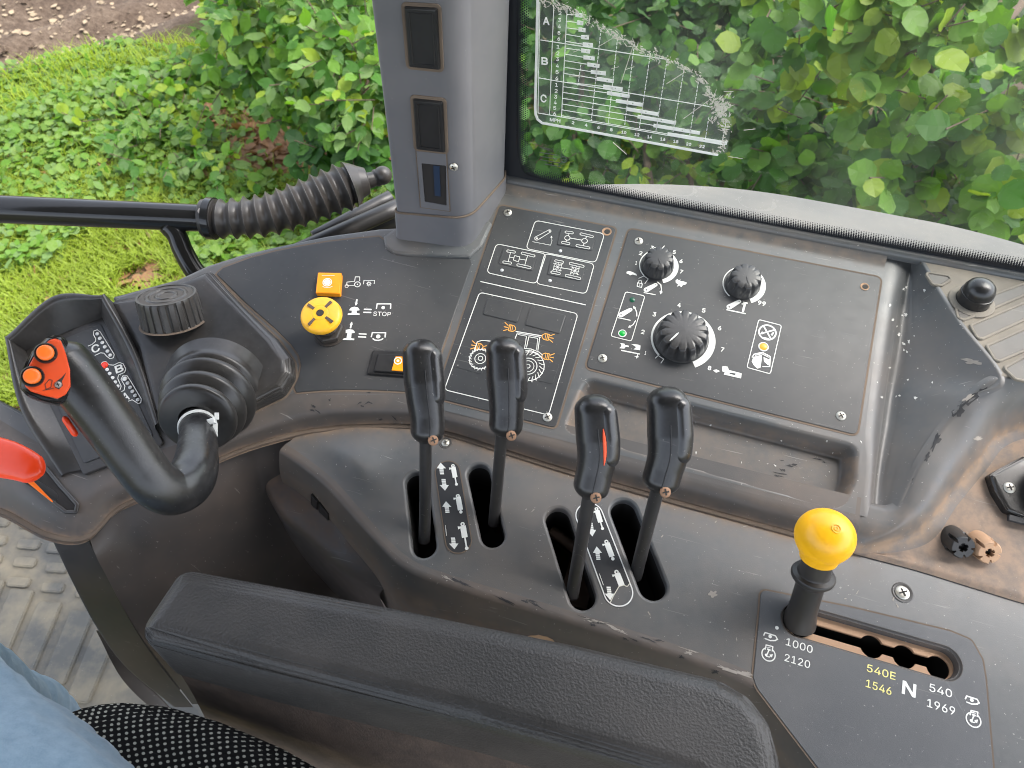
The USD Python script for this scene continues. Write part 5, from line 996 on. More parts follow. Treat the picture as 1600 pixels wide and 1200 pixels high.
for row in range(7):
    off = line.parallel_offset(pit*.80*row+.0004, 'left' if line.parallel_offset(.005, 'left').intersects(inn.buffer(-.001)) else 'right')
    off = off if off.geom_type == 'LineString' else max(off.geoms, key=lambda g: g.length)
    rad = [.00165, .00152, .00136, .00118, .00098, .00078, .00058][row]
    for sdist in np.arange((row % 2)*pit/2, off.length, pit): p = off.interpolate(sdist); DV.append((p.x, p.y, rad))
DV = np.array(DV); a8 = np.linspace(0, 2*math.pi, 8, endpoint=False)
ring = np.stack([DV[:, :1]+DV[:, 2:]*np.cos(a8), DV[:, 1:2]+DV[:, 2:]*np.sin(a8)], -1)
tri_ = np.array([[0, i, i+1] for i in range(1, 7)]); F_ = (tri_[None]+8*np.arange(len(DV))[:, None, None]).reshape(-1, 3)
obj('border_dots', trimesh.Trimesh(PW.w(ring.reshape(-1, 2), .0008), F_, process=False), K['frit'], wn, kind='stuff')
# chart
s9 = S(800, 0, 4.137); PC = PW.off(.0012)
ch = thing('speed_chart', 'torn transparent speed chart sticker with white lines and bars on the side window', 'sticker')
film_px = s9((165, -60), (150, 700), (165, 760), (190, 795), (1335, 1000), (1390, 985), (1420, 800), (1400, 640), (1300, 600), (1230, 500), (1120, 440), (1000, 375), (880, 330), (720, 235), (560, 150), (430, 70), (300, 10), (210, -40))
v, f = tri2(sg.Polygon(PC.uvs(film_px)).buffer(0)); obj('clear_film', trimesh.Trimesh(PC.w(v, -.0002), f, process=False), K['film'], ch)
bord = [stroke(PC, s9((168, -70), (160, 300), (150, 690), (153, 740), (166, 772), (195, 795), (700, 886), (1325, 1000)), 3.0)]
obj('chart_border', printed(PC, bord), K['chartwhite'], ch)
Lr = [((355, 93), (410, 95), (455, 100)), ((355, 137), (420, 145), (460, 150)), ((355, 180), (430, 190), (475, 195)), ((352, 222), (447, 238), (497, 243)), ((350, 268), (458, 285), (523, 292)), ((348, 312), (447, 325), (505, 333)), ((347, 350), (462, 370), (535, 378)),
      ((345, 392), (487, 415), (565, 427)), ((343, 435), (510, 463), (607, 475)), ((340, 475), (547, 508), (658, 525)), ((333, 530), (590, 558), (715, 577)), ((333, 560), (615, 600), (760, 622)), ((330, 597), (672, 650), (848, 678)), ((328, 635), (737, 703), (945, 738)),
      ((325, 672), (812, 752), (1060, 795)), ((325, 710), (915, 810), (1215, 860)), ((322, 748), (1005, 865), (1390, 925))]
grid_ = [stroke(PC, s9((180, 15), (168, 730)), .7), stroke(PC, s9((270, 35), (243, 738)), .7), stroke(PC, s9((356, 55), (320, 755)), .8), stroke(PC, s9((185, 258), (1010, 385)), .7), stroke(PC, s9((170, 503), (1275, 688)), .7), stroke(PC, s9((168, 730), (1375, 938)), .7)]
for a, b, c in Lr: grid_.append(stroke(PC, s9(a, b), .6))
obj('chart_lines', printed(PC, grid_), K['chartwhite'], ch)
for a, b, c in Lr:
    A_, B_ = PC.uv(*s9(b)[0]), PC.uv(*s9(c)[0]); g = sg.LineString([A_, B_]).buffer(.00205, cap_style=2); m_ = A_+(B_-A_)*.62
    obj('chart_bar', printed(PC.off(.0001), [g.difference(sg.Point(m_).buffer(.0007))]), K['chartwhite'], ch)
dsh = []
for (x0, y0), (x1, y1) in (((445, 420), (425, 560)), ((575, 190), (512, 790)), ((682, 250), (622, 800)), ((790, 290), (728, 815)), ((895, 345), (822, 835)), ((1002, 390), (930, 850)), ((1110, 460), (1040, 860)), ((1205, 530), (1148, 880)), ((1272, 760), (1250, 900)), ((1385, 780), (1360, 915))):
    A_, B_ = PC.uv(*s9((x0, y0))[0]), PC.uv(*s9((x1, y1))[0]); L_ = np.linalg.norm(B_-A_); n_ = int(L_/.0040)
    for k in range(n_): dsh.append(sg.LineString([A_+(B_-A_)*(k/n_), A_+(B_-A_)*((k+.55)/n_)]).buffer(.00035))
obj('dashed_lines', printed(PC.off(.0001), dsh), K['chartwhite'], ch, kind='stuff')
for c, a, b, h in (('A', (200, 156), (242, 160), 11), ('B', (190, 415), (232, 420), 11), ('C', (184, 656), (222, 662), 11)): obj('chart_letter', text(PC, c, s9(a)[0], s9(b)[0], h, bold=True), K['chartwhite'], ch)
tx = []
for grp, x0, x1 in (([85, 130, 170, 212, 250], 310, 300), ([302, 345, 382, 425, 465, 505], 298, 290), ([548, 588, 625, 662, 698, 735], 288, 274)):
    for k, y in enumerate(grp):
        n_ = k+(2 if grp[0] == 85 else 1); x = x0+(x1-x0)*k/5; tx.append(text(PC, str(n_), s9((x-9, y+10))[0], s9((x+9, y+12))[0], 5.4))
for c, a, b in (('MPH', (245, 782), (312, 792)), ('2', (386, 800), (402, 803)), ('4', (470, 815), (487, 818)), ('6', (550, 830), (567, 833)), ('8', (632, 845), (649, 848)), ('10', (708, 862), (738, 866)), ('12', (792, 877), (822, 881)), ('14', (874, 892), (905, 896)), ('16', (958, 906), (990, 910)), ('18', (1042, 921), (1074, 925)), ('20', (1125, 938), (1157, 942)), ('22', (1210, 953), (1244, 957))):
    tx.append(text(PC, c, s9(a)[0], s9(b)[0], 4.8 if c == 'MPH' else 4.2, bold=True))
obj('chart_numerals', cat_(*tx), K['chartwhite'], ch)
tp_ = s9((190, 5), (250, 30), (330, 40), (385, 60), (450, 95), (530, 140), (590, 190), (690, 230), (780, 280), (850, 335), (890, 350), (1000, 385), (1060, 405), (1130, 450), (1200, 490), (1250, 540), (1270, 610), (1320, 660), (1350, 720), (1390, 800), (1370, 900), (1350, 960), (1320, 990))
base_ = PC.uvs(tp_); r2 = np.random.default_rng(3); sh = []
cum = np.r_[0, np.cumsum(np.linalg.norm(np.diff(base_, axis=0), axis=1))]
for k in range(380):
    t = r2.uniform(0, cum[-1]); c = np.array([np.interp(t, cum, base_[:, j]) for j in (0, 1)]); c = c+r2.normal(0, .0024, 2); ang = r2.normal(-.50, .45); l = r2.uniform(.0010, .0055)*(1 if r2.random() > .12 else 2); w = r2.uniform(.0003, .0014)
    d = np.array([math.cos(ang), math.sin(ang)]); e = np.array([-d[1], d[0]])
    sh.append(sg.Polygon([c-d*l/2, c+e*w*r2.uniform(.3, 1), c+d*l/2+e*w*r2.normal(0, .5), c-e*w*r2.uniform(.3, 1)]).buffer(0))
bl = PC.uvs(s9((1280, 650), (1320, 620), (1390, 610), (1405, 650), (1395, 700), (1400, 760), (1370, 800), (1300, 775), (1275, 720)))
for k in range(150):
    c = bl.mean(0)+r2.normal(0, 1, 2)*np.array([.0052, .0075]); ang = r2.normal(1.2, .5); l = r2.uniform(.0015, .006); w = r2.uniform(.0004, .0015); d = np.array([math.cos(ang), math.sin(ang)]); e = np.array([-d[1], d[0]])
    sh.append(sg.Polygon([c-d*l/2, c+e*w, c+d*l/2, c-e*w*.4]))
for a, b in (((560, 300), (665, 238)), ((705, 535), (785, 290)), ((1110, 765), (1270, 650)), ((640, 445), (690, 430)), ((730, 450), (790, 430)), ((1000, 540), (1110, 470)), ((400, 335), (425, 325)), ((1500, 840), (1572, 832)), ((1400, 1010), (1490, 1025)), ((655, 920), (740, 995)), ((370, 490), (455, 490)), ((1370, 590), (1430, 590))):
    sh.append(stroke(PC, s9(a, b), r2.uniform(.4, .9)))
obj('torn_scraps', printed(PC.off(.0003), sh), K['torn'], ch, kind='stuff')
# etched maker's mark, seen from its back
s10 = S(800, 0, 4.137); ek = thing('etched_mark', 'small dark maker mark etched in the glass, below the chart', 'glass mark')
def mtext(s_, p0, p1, h): 
    m_ = text(PC, s_, p0, p1, h); vv_ = np.array(m_.vertices); mx = (PC.at(*p0)+PC.at(*p1))/2; vv_[:, 0] = 2*mx[0]-vv_[:, 0]; return trimesh.Trimesh(vv_, m_.faces[:, ::-1], process=False)
obj('lettering', cat_(mtext('Triplex', s10((190, 965))[0], s10((272, 978))[0], 4.2)), K['etch'], ek)
dd = []
for k, (y, x0, x1) in enumerate(((985, 180, 300), (1010, 182, 290), (1032, 185, 300), (1055, 215, 320))):
    x = x0
    while x < x1: w = r2.uniform(6, 16); dd.append(stroke(PC, s10((x, y+(x-180)*.16), (x+w, y+(x+w-180)*.16)), 1.0)); x += w+7
cu = PC.uv(*s10((335, 1032))[0]); dd.append(sg.Point(cu).buffer(.0044).difference(sg.Point(cu).buffer(.0036))); dd.append(stroke(PC, s10((325, 1030), (345, 1034)), 1.0))
for k in range(4): dd.append(stroke(PC, s10((285+k*17, 985), (300+k*17, 962)), .5))
obj('fine_print', printed(PC, dd), K['etch'], ek, kind='stuff')
# frame rails of the corner glass beside the pillar
fw = thing('window_rail', 'black rubber edged rail of the corner glass, beside the pillar foot', 'window rail')
for k, (a, b, w) in enumerate((((455, 398), (625, 322), .014), ((470, 384), (615, 316), .004), ((490, 370), (610, 306), .010), ((500, 384), (625, 334), .022))):
    obj('rail', sweep(np.linspace(D(*a, 1.02+.012*k), D(*b, 1.06+.012*k), 8), w*.8, w, 12), K['rubber' if k != 1 else 'fender'], fw, smooth=True)
# ------------------------------------------------------------------ grab bar with rubber bellows
gb = thing('grab_bar', 'black tubular bar with ribbed rubber bellows left of the pillar', 'bar')
dB = .97; bar = [D(-140, 322, dB-.04), D(0, 327, dB-.03), D(160, 334, dB-.015), D(318, 341, dB), D(340, 342, dB)]
obj('tube', tube(spline(bar, 40), 21*dB/FPX, 28), K['blackgloss'], gb, smooth=True)
bk = spline([D(262, 352, dB-.005), D(276, 368, dB), D(286, 392, dB+.005), D(305, 425, dB+.012), D(330, 450, dB+.02)], 30); obj('bracket', tube(bk, np.linspace(15, 16, 30)*dB/FPX, 20), K['blackgloss'], gb, smooth=True)
ctr = spline([D(318, 341, dB), D(360, 342, dB), (D(420, 335, dB+.005)), D(480, 315, dB+.015), D(530, 295, dB+.025), D(552, 287, dB+.03), D(580, 281, dB+.035), D(600, 273, dB+.04)], 460)
L = np.linalg.norm(np.diff(ctr, axis=0), axis=1); L = np.r_[0, np.cumsum(L)]; L /= L[-1]; dep = (ctr-CAM)@AF
env = np.interp(L, [0, .04, .05, .12, .3, .6, .78, .80, .86, .90, .905, .94, .95, 1], [28, 29, 29, 30, 33, 36, 37, 35, 24, 19, 12, 11, 13, 12])
fold = np.where((L > .07) & (L < .80), np.sin(math.pi/2*np.abs(((L*15.2) % 1)*2-1)), 0); rad = env*(1.04-.24*fold)*dep/FPX
obj('bellows', sweep(ctr, rad, rad, 44), K['rubber'], gb, smooth=True)
i1 = 21; fr2 = frames(ctr)[0]; obj('hose_clamp', lathe([(31*dB/FPX, -.005), (32.5*dB/FPX, -.0045), (32.5*dB/FPX, .0045), (31*dB/FPX, .005)], ctr[i1], fr2[i1], 40), K['blackgloss'], gb)
cs = ctr[i1]-fr2[i1]*.0+(-AF)*(32*dB/FPX)*.85-AR*.004+AU*.004; obj('clamp_screw', lathe([(.004, -.002), (.004, .003), (.0001, .0035)], cs, -AF+AR*.2, 16), K['steel'], gb)
obj('ball_joint', trimesh.Trimesh(trimesh.creation.icosphere(3, .0125).vertices+D(598, 274, dB+.035), trimesh.creation.icosphere(3, .0125).faces), K['rubber'], gb, smooth=True)
# ------------------------------------------------------------------ mudguard outside the window
fdt = thing('mudguard', 'dusty grey mudguard curving away outside the side window', 'mudguard')
far = [Z(820, 300, 1.715), Z(880, 289, 1.715), Z(1000, 285, 1.712), Z(1112, 289, 1.71), Z(1200, 298.5, 1.705), Z(1300, 315.5, 1.70), Z(1400, 334, 1.70), Z(1487, 351, 1.695), Z(1600, 381, 1.69), Z(1750, 430, 1.68)]
near = [np.array([p[0]+.01*k, .775, 1.735]) for k, p in enumerate(np.array(far))]
drop = [p+np.array([0, .03, -.05]) for p in far]; drop2 = [p+np.array([0, .04, -.35]) for p in far]
obj('shell', gridmesh(loft([near, [a*.5+b*.5+np.array([0, 0, .004]) for a, b in zip(near, far)], far, drop, drop2], [0, .05, .012, .01, 0], 90, .01)), K['fender'], fdt, smooth=True)
# ------------------------------------------------------------------ cab shell under and around the console
obj('cab_floor', boxm((.15, .10, 1.065), (1.5, 1.22, .03), None, .004), K['cabdark'], None, 'dark dirty cab floor under the console', kind='structure')
obj('side_wall', boxm((.23, .768, 1.40), (1.04, .02, .66), None, .004), K['cabdark'], None, 'dark inner cab side wall below the side window', kind='structure')
# ------------------------------------------------------------------ unseen cab roof overhead, lengthened rearward to cut the light on the console
ro_ = thing('cab_roof', 'cab roof lining overhead, unseen and lengthened to shade the console', 'roof', kind='structure')
obj('lining', boxm((.15, -.12, 2.78), (2.35, 1.8, .06), None, .02), K['roof'], ro_)
# ------------------------------------------------------------------ ground outside
gx, gy = np.meshgrid(np.linspace(-9, 6, 220), np.linspace(-1.0, 12, 200)); gp_ = np.stack([gx, gy], -1).reshape(-1, 2)
fe_ = np.array([Z(*q, 0)[:2] for q in ((-300, 215), (-60, 150), (60, 112), (150, 82), (230, 52), (300, 26), (370, -8), (420, -60), (520, -160))])
def soil_side(P):   # >0 inside the bare field
    d = np.full(len(P), 9e9); s_ = np.zeros(len(P))
    for a, b in zip(fe_[:-1], fe_[1:]):
        e = b-a; t = np.clip(((P-a)@e)/(e@e), 0, 1); q = np.linalg.norm(P-a-t[:, None]*e, axis=1); sg_ = np.sign(e[0]*(P[:, 1]-a[1])-e[1]*(P[:, 0]-a[0])); m_ = q < d; d = np.where(m_, q, d); s_ = np.where(m_, sg_, s_)
    return d*s_
ssd = soil_side(gp_); nz = meshkit.fbm(np.c_[gp_*1.3, np.zeros(len(gp_))], 4, 2)
rut = np.exp(-((ssd-.45)/.16)**2)*.10+np.exp(-((ssd-.95)/.16)**2)*.09
gz = (nz-.5)*.10-sm(ssd, 0, .3)*.06-rut+sm(ssd, .1, .4)*(meshkit.fbm(np.c_[gp_*7, np.zeros(len(gp_))], 3, 9)-.5)*.09
GZ = gz.reshape(gx.shape)
from scipy.interpolate import RegularGridInterpolator
gh_ = RegularGridInterpolator((np.linspace(-1.0, 12, 200), np.linspace(-9, 6, 220)), GZ, bounds_error=False, fill_value=0.0)
def gz_at(P): return gh_(np.c_[P[:, 1], P[:, 0]])
Gg = np.dstack([gx, gy, GZ]); ci = (ssd.reshape(gx.shape) > 0)
m_all = gridmesh(Gg); cen_ = np.array(m_all.vertices)[m_all.faces].mean(1); isf = soil_side(cen_[:, :2]) > 0
def sub(m_, mask): q = trimesh.Trimesh(m_.vertices, np.array(m_.faces)[mask], process=False); q.remove_unreferenced_vertices(); return q
def groundmat(name, cols, s1_, bump=.8):
    return M(name, {'g': ('geometry', {}), 'n': ('noise_texture', {'scale': s1_, 'detail': 7.0, 'roughness': .7}), 'n2': ('noise_texture', {'scale': 28.0, 'detail': 5.0, 'roughness': .7}), 'r': ('rgb_ramp', {'ramp': cols}), 'ad': ('math', {'math_type': 'multiply_add', 'value2': .5}), 'h': ('math', {'math_type': 'multiply', 'value2': .5}),
        'bp': ('bump', {'strength': bump, 'distance': .03}), 'p': ('principled_bsdf', {'roughness': .95, 'specular_ior_level': .2})},
        [('g.position', 'n.vector'), ('g.position', 'n2.vector'), ('n2.fac', 'ad.value1'), ('n.fac', 'h.value1'), ('h.value', 'ad.value3'), ('ad.value', 'r.fac'), ('r.color', 'p.base_color'), ('n2.fac', 'bp.height'), ('bp.normal', 'p.normal')])
K['earth'] = groundmat('leafy_earth', [(.3, (.04, .03, .02)), (.45, (.085, .058, .034)), (.55, (.06, .085, .025)), (.7, (.13, .095, .06))], 2.2)
K['soil'] = groundmat('ploughed_soil', [(.30, (.034, .024, .017)), (.45, (.085, .060, .043)), (.6, (.145, .108, .078)), (.75, (.20, .155, .115))], 3.0, 1.0)
obj('ground', sub(m_all, ~isf), K['earth'], None, 'grassy leaf strewn ground beside the tractor', kind='structure', smooth=True)
obj('field', sub(m_all, isf), K['soil'], None, 'bare brown field with wheel ruts beyond the bushes', kind='structure', smooth=True)
v, f = tri2(sg.box(-60, -30, 60, 90).difference(sg.box(-9, -1, 6, 12))); obj('far_ground', trimesh.Trimesh(np.c_[v, np.full(len(v), -.03)], f, process=False), K['earth'], None, 'ground further off around the tractor', kind='structure')
# leaf shapes: (outline along the leaf) -> 10 triangles, folded along the midrib
def leafshape(kind):
    if kind == 'round': xs, ws = [0, .12, .35, .62, .85, 1], [0, .30, .46, .46, .27, 0]
    elif kind == 'pointed': xs, ws = [0, .15, .38, .62, .84, 1], [0, .20, .30, .25, .12, 0]
    else: xs, ws = [0, .2, .45, .7, .9, 1], [0, .26, .38, .33, .16, 0]
    V = [(0, 0, 0)]; mid = []; lft = []; rgt = []
    for x, w in zip(xs, ws): mid.append((x, 0, -.10*math.sin(x*3.0)*0-.08*x*x)); lft.append((x, w, .10*w-.08*x*x+.04*math.sin(9*x))); rgt.append((x, -w, .10*w-.08*x*x+.04*math.cos(8*x)))
    V = mid+lft[1:-1]+rgt[1:-1]; n = len(mid); k = n-2; Fc = []
    for sgn, o in ((1, n), (-1, n+k)):
        Ls = [0]+[o+i for i in range(k)]+[n-1]
        for i in range(n-1):
            a, b, c, d = i, i+1, Ls[i+1], Ls[i]
            for t in ((a, b, c), (a, c, d)):
                if len(set(t)) == 3: Fc.append(t if sgn > 0 else t[::-1])
    return np.array(V, float), np.array(Fc)
SHAPES = {k: leafshape(k) for k in ('round', 'pointed', 'oval')}
def leaf_arrays(kind, P, dirs, nors, size):
    V0, F0_ = SHAPES[kind]; x = dirs/np.linalg.norm(dirs, axis=1, keepdims=True); z = nors-x*(nors*x).sum(1, keepdims=True); z /= np.linalg.norm(z, axis=1, keepdims=True)+1e-9; y = np.cross(z, x)
    W = P[:, None]+size[:, None, None]*(V0[None, :, :1]*x[:, None]+V0[None, :, 1:2]*y[:, None]+V0[None, :, 2:]*z[:, None])
    return W, F0_
def join_leaves(W, F0_):
    n, k = W.shape[:2]; return trimesh.Trimesh(W.reshape(-1, 3), (F0_[None]+k*np.arange(n)[:, None, None]).reshape(-1, 3), process=False)
def seen(P):
    q = P-CAM; d = q@AF; px = 800+FPX*(q@AR)/np.maximum(d, .01); py = 600-FPX*(q@AU)/np.maximum(d, .01)
    return (d > .1) & (px > -40) & (px < 1640) & (py > -40) & (py < 470), d
def bush(name, label, cat, group, blobs, n_spray, kind, size, mats, n_part, seed, per=(5, 9), stems=None, facing=None, spread=.10, droop=.3):
    """blobs: list of (centre, radii). Sprays of leaves on short twigs spread over the blobs; the leaves nearest the eye are parts, the rest one foliage part."""
    r = np.random.default_rng(seed); t = thing(name, label, cat, group)
    vol = np.array([np.prod(b[1])**.67 for b in blobs]); which = r.choice(len(blobs), n_spray, p=vol/vol.sum()); P, Dr, Nr = [], [], []
    tw = []
    for i in which:
        c, R3 = np.array(blobs[i][0]), np.array(blobs[i][1]); u = r.normal(size=3); u /= np.linalg.norm(u)
        if facing is not None and u@facing < -.25 and r.random() < .8: u = -u
        rad = 1-.55*r.random()**1.8; p = c+u*R3*rad; out = u*.8+np.array([0, 0, -droop])+r.normal(size=3)*.45; out /= np.linalg.norm(out); k = r.integers(*per)
        L_ = spread*r.uniform(.7, 1.4); tw.append((p-out*L_*.5, p+out*L_))
        for j in range(k):
            s_ = (j+.5)/k; q = p+out*L_*(s_*1.5-.5); side = np.cross(out, r.normal(size=3)); side /= np.linalg.norm(side)+1e-9
            P.append(q); Dr.append(side*.8+out*.6+np.array([0, 0, -droop])+r.normal(size=3)*.2); Nr.append(np.array([0, 0, .8])+(CAM-p)/np.linalg.norm(CAM-p)*.55+u*.35+r.normal(size=3)*.35)
    P, Dr, Nr = map(np.array, (P, Dr, Nr)); sz = size*r.uniform(.6, 1.25, len(P)); ok = P[:, 2] > .02; P, Dr, Nr, sz = P[ok], Dr[ok], Nr[ok], sz[ok]
    W, F0_ = leaf_arrays(kind, P, Dr, Nr, sz); vis, d = seen(P)
    mi = r.choice(len(mats), len(P), p=np.array([m[1] for m in mats])/sum(m[1] for m in mats))
    order = np.argsort(np.where(vis, d/sz, 9e9)); front = order[:min(n_part, int(vis.sum()))]; rest = np.setdiff1d(np.arange(len(P)), front)
    for k in front: obj('leaf', trimesh.Trimesh(W[k], F0_, process=False), mats[mi[k]][0], t, smooth=False)
    for m_ in range(len(mats)):
        q = rest[mi[rest] == m_]
        if len(q): obj('foliage', join_leaves(W[q], F0_), mats[m_][0], t, kind='stuff', smooth=False)
    ms = [sweep(np.linspace(a, b, 3), .0022, n=5, cap=False) for a, b in tw[::2]]
    if stems:
        for k, s_ in enumerate(stems): obj('branch', tube(spline(s_, 20), np.linspace(.022, .006, 20), 8), K['twig'], t, smooth=True)
    if ms: obj('twigs', trimesh.util.concatenate(ms), K['twig'], t, kind='stuff')
    return t
toC = lambda p: (CAM-np.array(p))/np.linalg.norm(CAM-np.array(p))
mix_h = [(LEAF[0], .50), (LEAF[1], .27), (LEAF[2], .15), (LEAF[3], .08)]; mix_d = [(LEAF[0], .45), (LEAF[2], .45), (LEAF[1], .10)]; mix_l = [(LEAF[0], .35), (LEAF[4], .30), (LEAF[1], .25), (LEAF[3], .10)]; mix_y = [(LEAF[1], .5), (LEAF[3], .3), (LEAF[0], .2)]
def Dp(px, py, d): return D(px, py, d)
GH = 'hazel bushes beyond the side window'
bush('hazel_bush', 'light green hazel branch hanging at the top right of the side window', 'bush', GH, [(Dp(1390, 40, 2.05), (.16, .22, .20)), (Dp(1520, 90, 2.0), (.22, .22, .26)), (Dp(1590, 200, 1.95), (.15, .2, .18)), (Dp(1260, 10, 2.2), (.14, .2, .12)), (Dp(1400, 250, 2.05), (.03, .1, .10)), (Dp(1470, 190, 2.05), (.1, .15, .08))], 120, 'round', .068, [(LEAF[1], .45), (LEAF[3], .35), (LEAF[0], .20)], 300, 11, stems=[[Dp(1640, -80, 2.4), Dp(1560, 40, 2.2), Dp(1420, 60, 2.15), Dp(1330, 110, 2.1)], [Dp(1700, 60, 2.3), Dp(1600, 130, 2.1), Dp(1480, 210, 2.1), Dp(1430, 260, 2.05)]], facing=toC(Dp(1450, 100, 2)))
bush('hazel_bush', 'hazel bush with round leaves in the lower right of the side window', 'bush', GH, [(Dp(1340, 250, 2.45), (.45, .35, .30)), (Dp(1480, 330, 2.35), (.45, .35, .30)), (Dp(1620, 390, 2.25), (.40, .35, .25)), (Dp(1250, 210, 2.55), (.25, .3, .22)), (Dp(1560, 260, 2.5), (.40, .4, .25))], 240, 'round', .066, mix_h, 300, 12, stems=[[Dp(1420, 480, 2.7), Dp(1400, 350, 2.55), Dp(1330, 230, 2.5)], [Dp(1250, 420, 3.0), Dp(1270, 300, 2.7), Dp(1290, 180, 2.6)]], facing=toC(Dp(1450, 300, 2.4)))
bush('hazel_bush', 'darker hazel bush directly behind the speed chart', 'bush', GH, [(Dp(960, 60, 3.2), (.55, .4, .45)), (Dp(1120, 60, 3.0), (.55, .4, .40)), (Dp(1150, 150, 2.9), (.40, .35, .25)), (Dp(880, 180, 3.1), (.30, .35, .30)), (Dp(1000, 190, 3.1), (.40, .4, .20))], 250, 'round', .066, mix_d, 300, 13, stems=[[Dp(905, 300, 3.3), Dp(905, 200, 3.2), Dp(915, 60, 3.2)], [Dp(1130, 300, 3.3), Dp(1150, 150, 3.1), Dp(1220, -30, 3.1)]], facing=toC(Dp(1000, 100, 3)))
bush('hazel_bush', 'hazel bush at the back with leaves coloured dark for deep shade, behind the two other right hand bushes', 'bush', GH, [(Dp(1300, 80, 3.6), (.8, .5, .5)), (Dp(1560, 120, 3.4), (.8, .5, .6)), (Dp(1000, -20, 3.9), (.9, .5, .5)), (Dp(1250, -60, 3.8), (.9, .5, .5)), (Dp(1150, 230, 3.6), (.8, .4, .3)), (Dp(930, 40, 4.0), (.8, .4, .6)), (Dp(860, 200, 4.0), (.5, .4, .5)), (Dp(1080, 120, 4.0), (.8, .4, .6))], 900, 'round', .075, [(LEAF[2], .7), (LEAF[0], .3)], 120, 14, facing=toC(Dp(1300, 100, 3)))  # darker leaf mix stands in for the shaded depth of the hedge
for i, (lab, px, d, r3) in enumerate((('young yellow green sapling low in the window, under the chart centre', (1010, 245), 2.9, (.12, .12, .10)), ('young yellow green sapling in the window by the etched mark', (900, 240), 3.0, (.10, .12, .12)), ('small yellow green sapling under the right end of the chart', (1075, 262), 2.9, (.10, .1, .10)))):
    bush('sapling', lab, 'sapling', 'saplings seen under the speed chart', [(Dp(*px, d), r3)], 14, 'oval', .058, mix_y, 60, 21+i, stems=[[Dp(px[0]+6, px[1]+60, d), Dp(*px, d), Dp(px[0]-4, px[1]-30, d)]])
GB = 'bushes left of the pillar'
bush('elder_bush', 'big elder bush with pointed leaves close left of the pillar', 'bush', GB, [(Dp(500, 30, 3.5), (.48, .4, .40)), (Dp(550, 95, 3.2), (.30, .3, .22)), (Dp(440, 75, 3.6), (.34, .35, .22)), (Dp(590, 150, 3.1), (.12, .25, .12)), (Dp(485, 125, 3.4), (.20, .25, .12))], 330, 'pointed', .080, mix_l, 300, 31, stems=[[Dp(520, 300, 3.5), Dp(510, 180, 3.5), Dp(480, 20, 3.6)], [Dp(560, 330, 3.3), Dp(560, 200, 3.3), Dp(600, 40, 3.3)]], facing=toC(Dp(500, 120, 3.3)))
bush('elder_bush', 'pale loose bush behind the elder, around the wooden post', 'bush', GB, [(Dp(430, 30, 4.3), (.45, .5, .32)), (Dp(370, 85, 4.3), (.26, .35, .16)), (Dp(560, -30, 4.4), (.8, .5, .5))], 260, 'pointed', .08, mix_y, 260, 32, facing=toC(Dp(400, 50, 4)))
bush('nettle_clump', 'clump of nettles between the elder bush and the grass', 'plant', 'low clumps on the verge', [(Dp(250, 235, 3.75), (.28, .3, .10)), (Dp(350, 262, 3.5), (.10, .15, .05))], 70, 'pointed', .065, mix_l, 150, 33, spread=.07)
bush('nettle_clump', 'broad leaved clump at the field edge, nearest the ruts', 'plant', 'low clumps on the verge', [(Dp(270, 135, 4.2), (.26, .3, .07)), (Dp(190, 165, 4.1), (.26, .3, .05))], 110, 'oval', .065, mix_y+[(LEAF[4], .4)], 200, 34, spread=.07)
bush('nettle_clump', 'low dark clump right under the elder, above the bellows', 'plant', 'low clumps on the verge', [(Dp(520, 225, 3.2), (.10, .12, .06)), (Dp(560, 240, 3.1), (.08, .12, .06))], 34, 'oval', .085, [(LEAF[0], .6), (LEAF[2], .4)], 150, 35)
# verge: low weeds, grass, fallen leaves
r = np.random.default_rng(5)
def scatter(n, pxy, jitter=0):
    q = np.c_[r.uniform(pxy[0], pxy[2], n), r.uniform(pxy[1], pxy[3], n)]; return np.array([Z(a, b, 0) for a, b in q])
wp = scatter(15000, (-60, 60, 620, 430)); pxw = 800+FPX*((wp-CAM)@AR)/((wp-CAM)@AF); pyw = 600-FPX*((wp-CAM)@AU)/((wp-CAM)@AF); lit = np.exp(-((pxw-450)/135)**4-((pyw-240)/58)**4)
keep = (r.random(len(wp)) > lit*.93) & (soil_side(wp[:, :2]) < .12) & (meshkit.fbm(np.c_[wp[:, :2]*1.6, np.zeros(len(wp))], 3, 4) > .40); wp = wp[keep]; wp[:, 2] = gz_at(wp)+r.uniform(.01, .16, len(wp))**1.2*np.where(soil_side(wp[:, :2]) > -.5, .35, 1)
W, F0_ = leaf_arrays('oval', wp, r.normal(size=(len(wp), 3))*np.array([1, 1, .3]), np.array([0, 0, 1.0])+r.normal(size=(len(wp), 3))*.4+.3*np.array([.3, -.8, .5]), r.uniform(.022, .065, len(wp)))
mi = r.choice(3, len(wp), p=[.5, .3, .2])
wd = thing('weeds', 'low broad leaved weeds covering the verge', 'weeds', kind='stuff')
for k, m_ in enumerate((WEED, LEAF[1], LEAF[4])): obj('leaves', join_leaves(W[mi == k], F0_), m_, wd, kind='stuff', smooth=False)
gpz = np.vstack([scatter(52000, (-80, 290, 640, 640)), scatter(9000, (-60, 60, 430, 330))]); keep = (soil_side(gpz[:, :2]) < .05); gpz = gpz[keep]; pxg = 800+FPX*((gpz-CAM)@AR)/((gpz-CAM)@AF); pyg = 600-FPX*((gpz-CAM)@AU)/((gpz-CAM)@AF); gpz = gpz[r.random(len(gpz)) > .985*np.exp(-((pxg-460)/125)**4-((pyg-240)/55)**4)]; dn = meshkit.fbm(np.c_[gpz[:, :2]*2.2, np.zeros(len(gpz))], 3, 6); gpz = gpz[dn > .36]; n = len(gpz); gpz[:, 2] = gz_at(gpz)
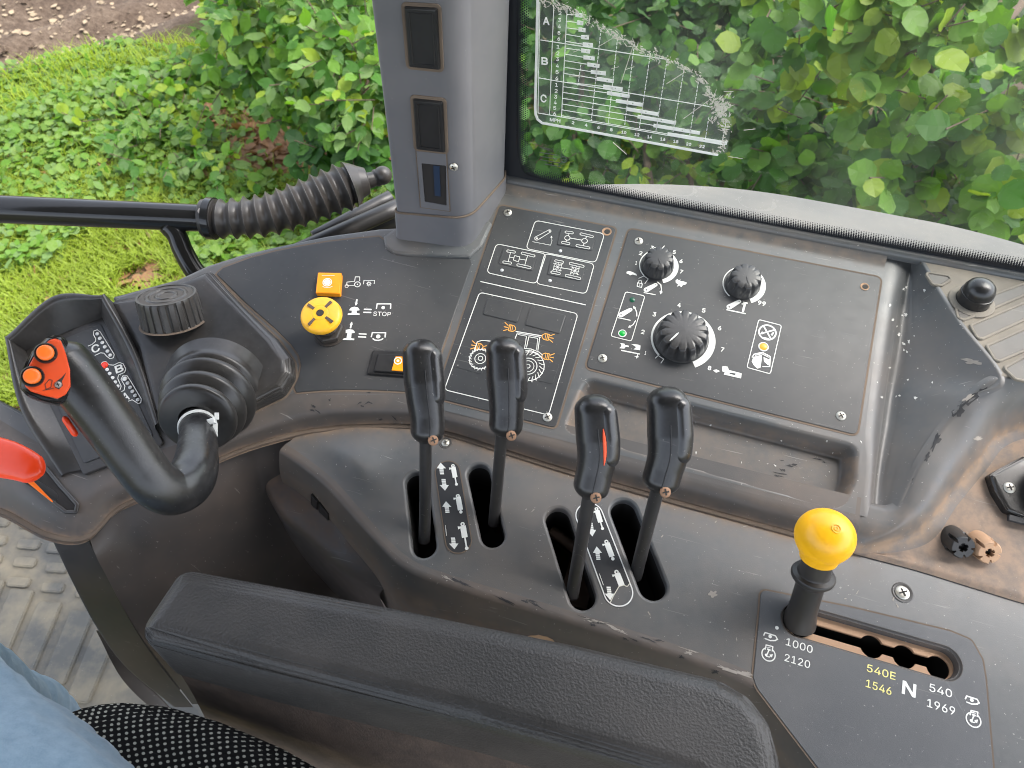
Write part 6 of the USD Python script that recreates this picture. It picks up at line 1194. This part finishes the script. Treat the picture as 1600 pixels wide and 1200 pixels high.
hg = r.uniform(.035, .11, n)*(1+.8*(meshkit.fbm(np.c_[gpz[:, :2]*2.2, np.zeros(n)], 2, 8)-.5)); a = r.uniform(0, 2*math.pi, n); ln = np.c_[np.cos(a), np.sin(a), np.zeros(n)]; sd_ = np.c_[-np.sin(a), np.cos(a), np.zeros(n)]; w = r.uniform(.0022, .0042, n)[:, None]
b0_, b1_ = gpz-sd_*w, gpz+sd_*w; md = gpz+ln*(hg*.25)[:, None]+np.c_[np.zeros((n, 2)), hg*.65]; tp2 = gpz+ln*(hg*r.uniform(.5, 1.1, n))[:, None]+np.c_[np.zeros((n, 2)), hg]
Vg = np.stack([b0_, b1_, md-sd_*w*.8, md+sd_*w*.8, tp2], 1).reshape(-1, 3); Fg = (np.array([[0, 1, 3], [0, 3, 2], [2, 3, 4]])[None]+5*np.arange(n)[:, None, None]).reshape(-1, 3)
obj('grass', trimesh.Trimesh(Vg, Fg, process=False), GRASS, None, 'bright short grass growing beside the tractor', 'grass', kind='stuff', smooth=False)
lpz = np.vstack([scatter(4200, (310, 165, 640, 345)), scatter(900, (-60, 250, 400, 620))]); lpz = lpz[soil_side(lpz[:, :2]) < 0]; lpz[:, 2] = gz_at(lpz)+.012+r.uniform(0, .02, len(lpz))
W, F0_ = leaf_arrays('oval', lpz, r.normal(size=(len(lpz), 3))*np.array([1, 1, .15]), np.array([0, 0, 1.0])+r.normal(size=(len(lpz), 3))*.35, r.uniform(.04, .10, len(lpz)))
K['deadleaf'] = leafmat('fallen_leaf', (.26, .135, .07), .15, .45); obj('fallen_leaves', join_leaves(W, F0_), K['deadleaf'], None, 'brown fallen leaves on the ground under the bushes', 'leaves', kind='stuff', smooth=False)
sp_ = scatter(650, (-60, -20, 380, 150)); sp_ = sp_[soil_side(sp_[:, :2]) > .05]; sp_[:, 2] = gz_at(sp_)+.01
W, F0_ = leaf_arrays('pointed', sp_, r.normal(size=(len(sp_), 3))*np.array([1, 1, .15]), np.array([0, 0, 1.0])+r.normal(size=(len(sp_), 3))*.4, r.uniform(.02, .06, len(sp_)))
K['straw'] = simple('straw', (.26, .20, .13), .9); obj('straw_litter', join_leaves(W, F0_), K['straw'], None, 'pale straw scraps lying on the bare field', 'straw', kind='stuff', smooth=False)
pb = Z(362, 30, 0); pst = thing('fence_post', 'weathered wooden post at the field edge behind the bushes', 'post')
obj('post', boxm(pb+np.array([0, 0, .5]), (.13, .13, 1.3), None, .01), K['post'], pst)
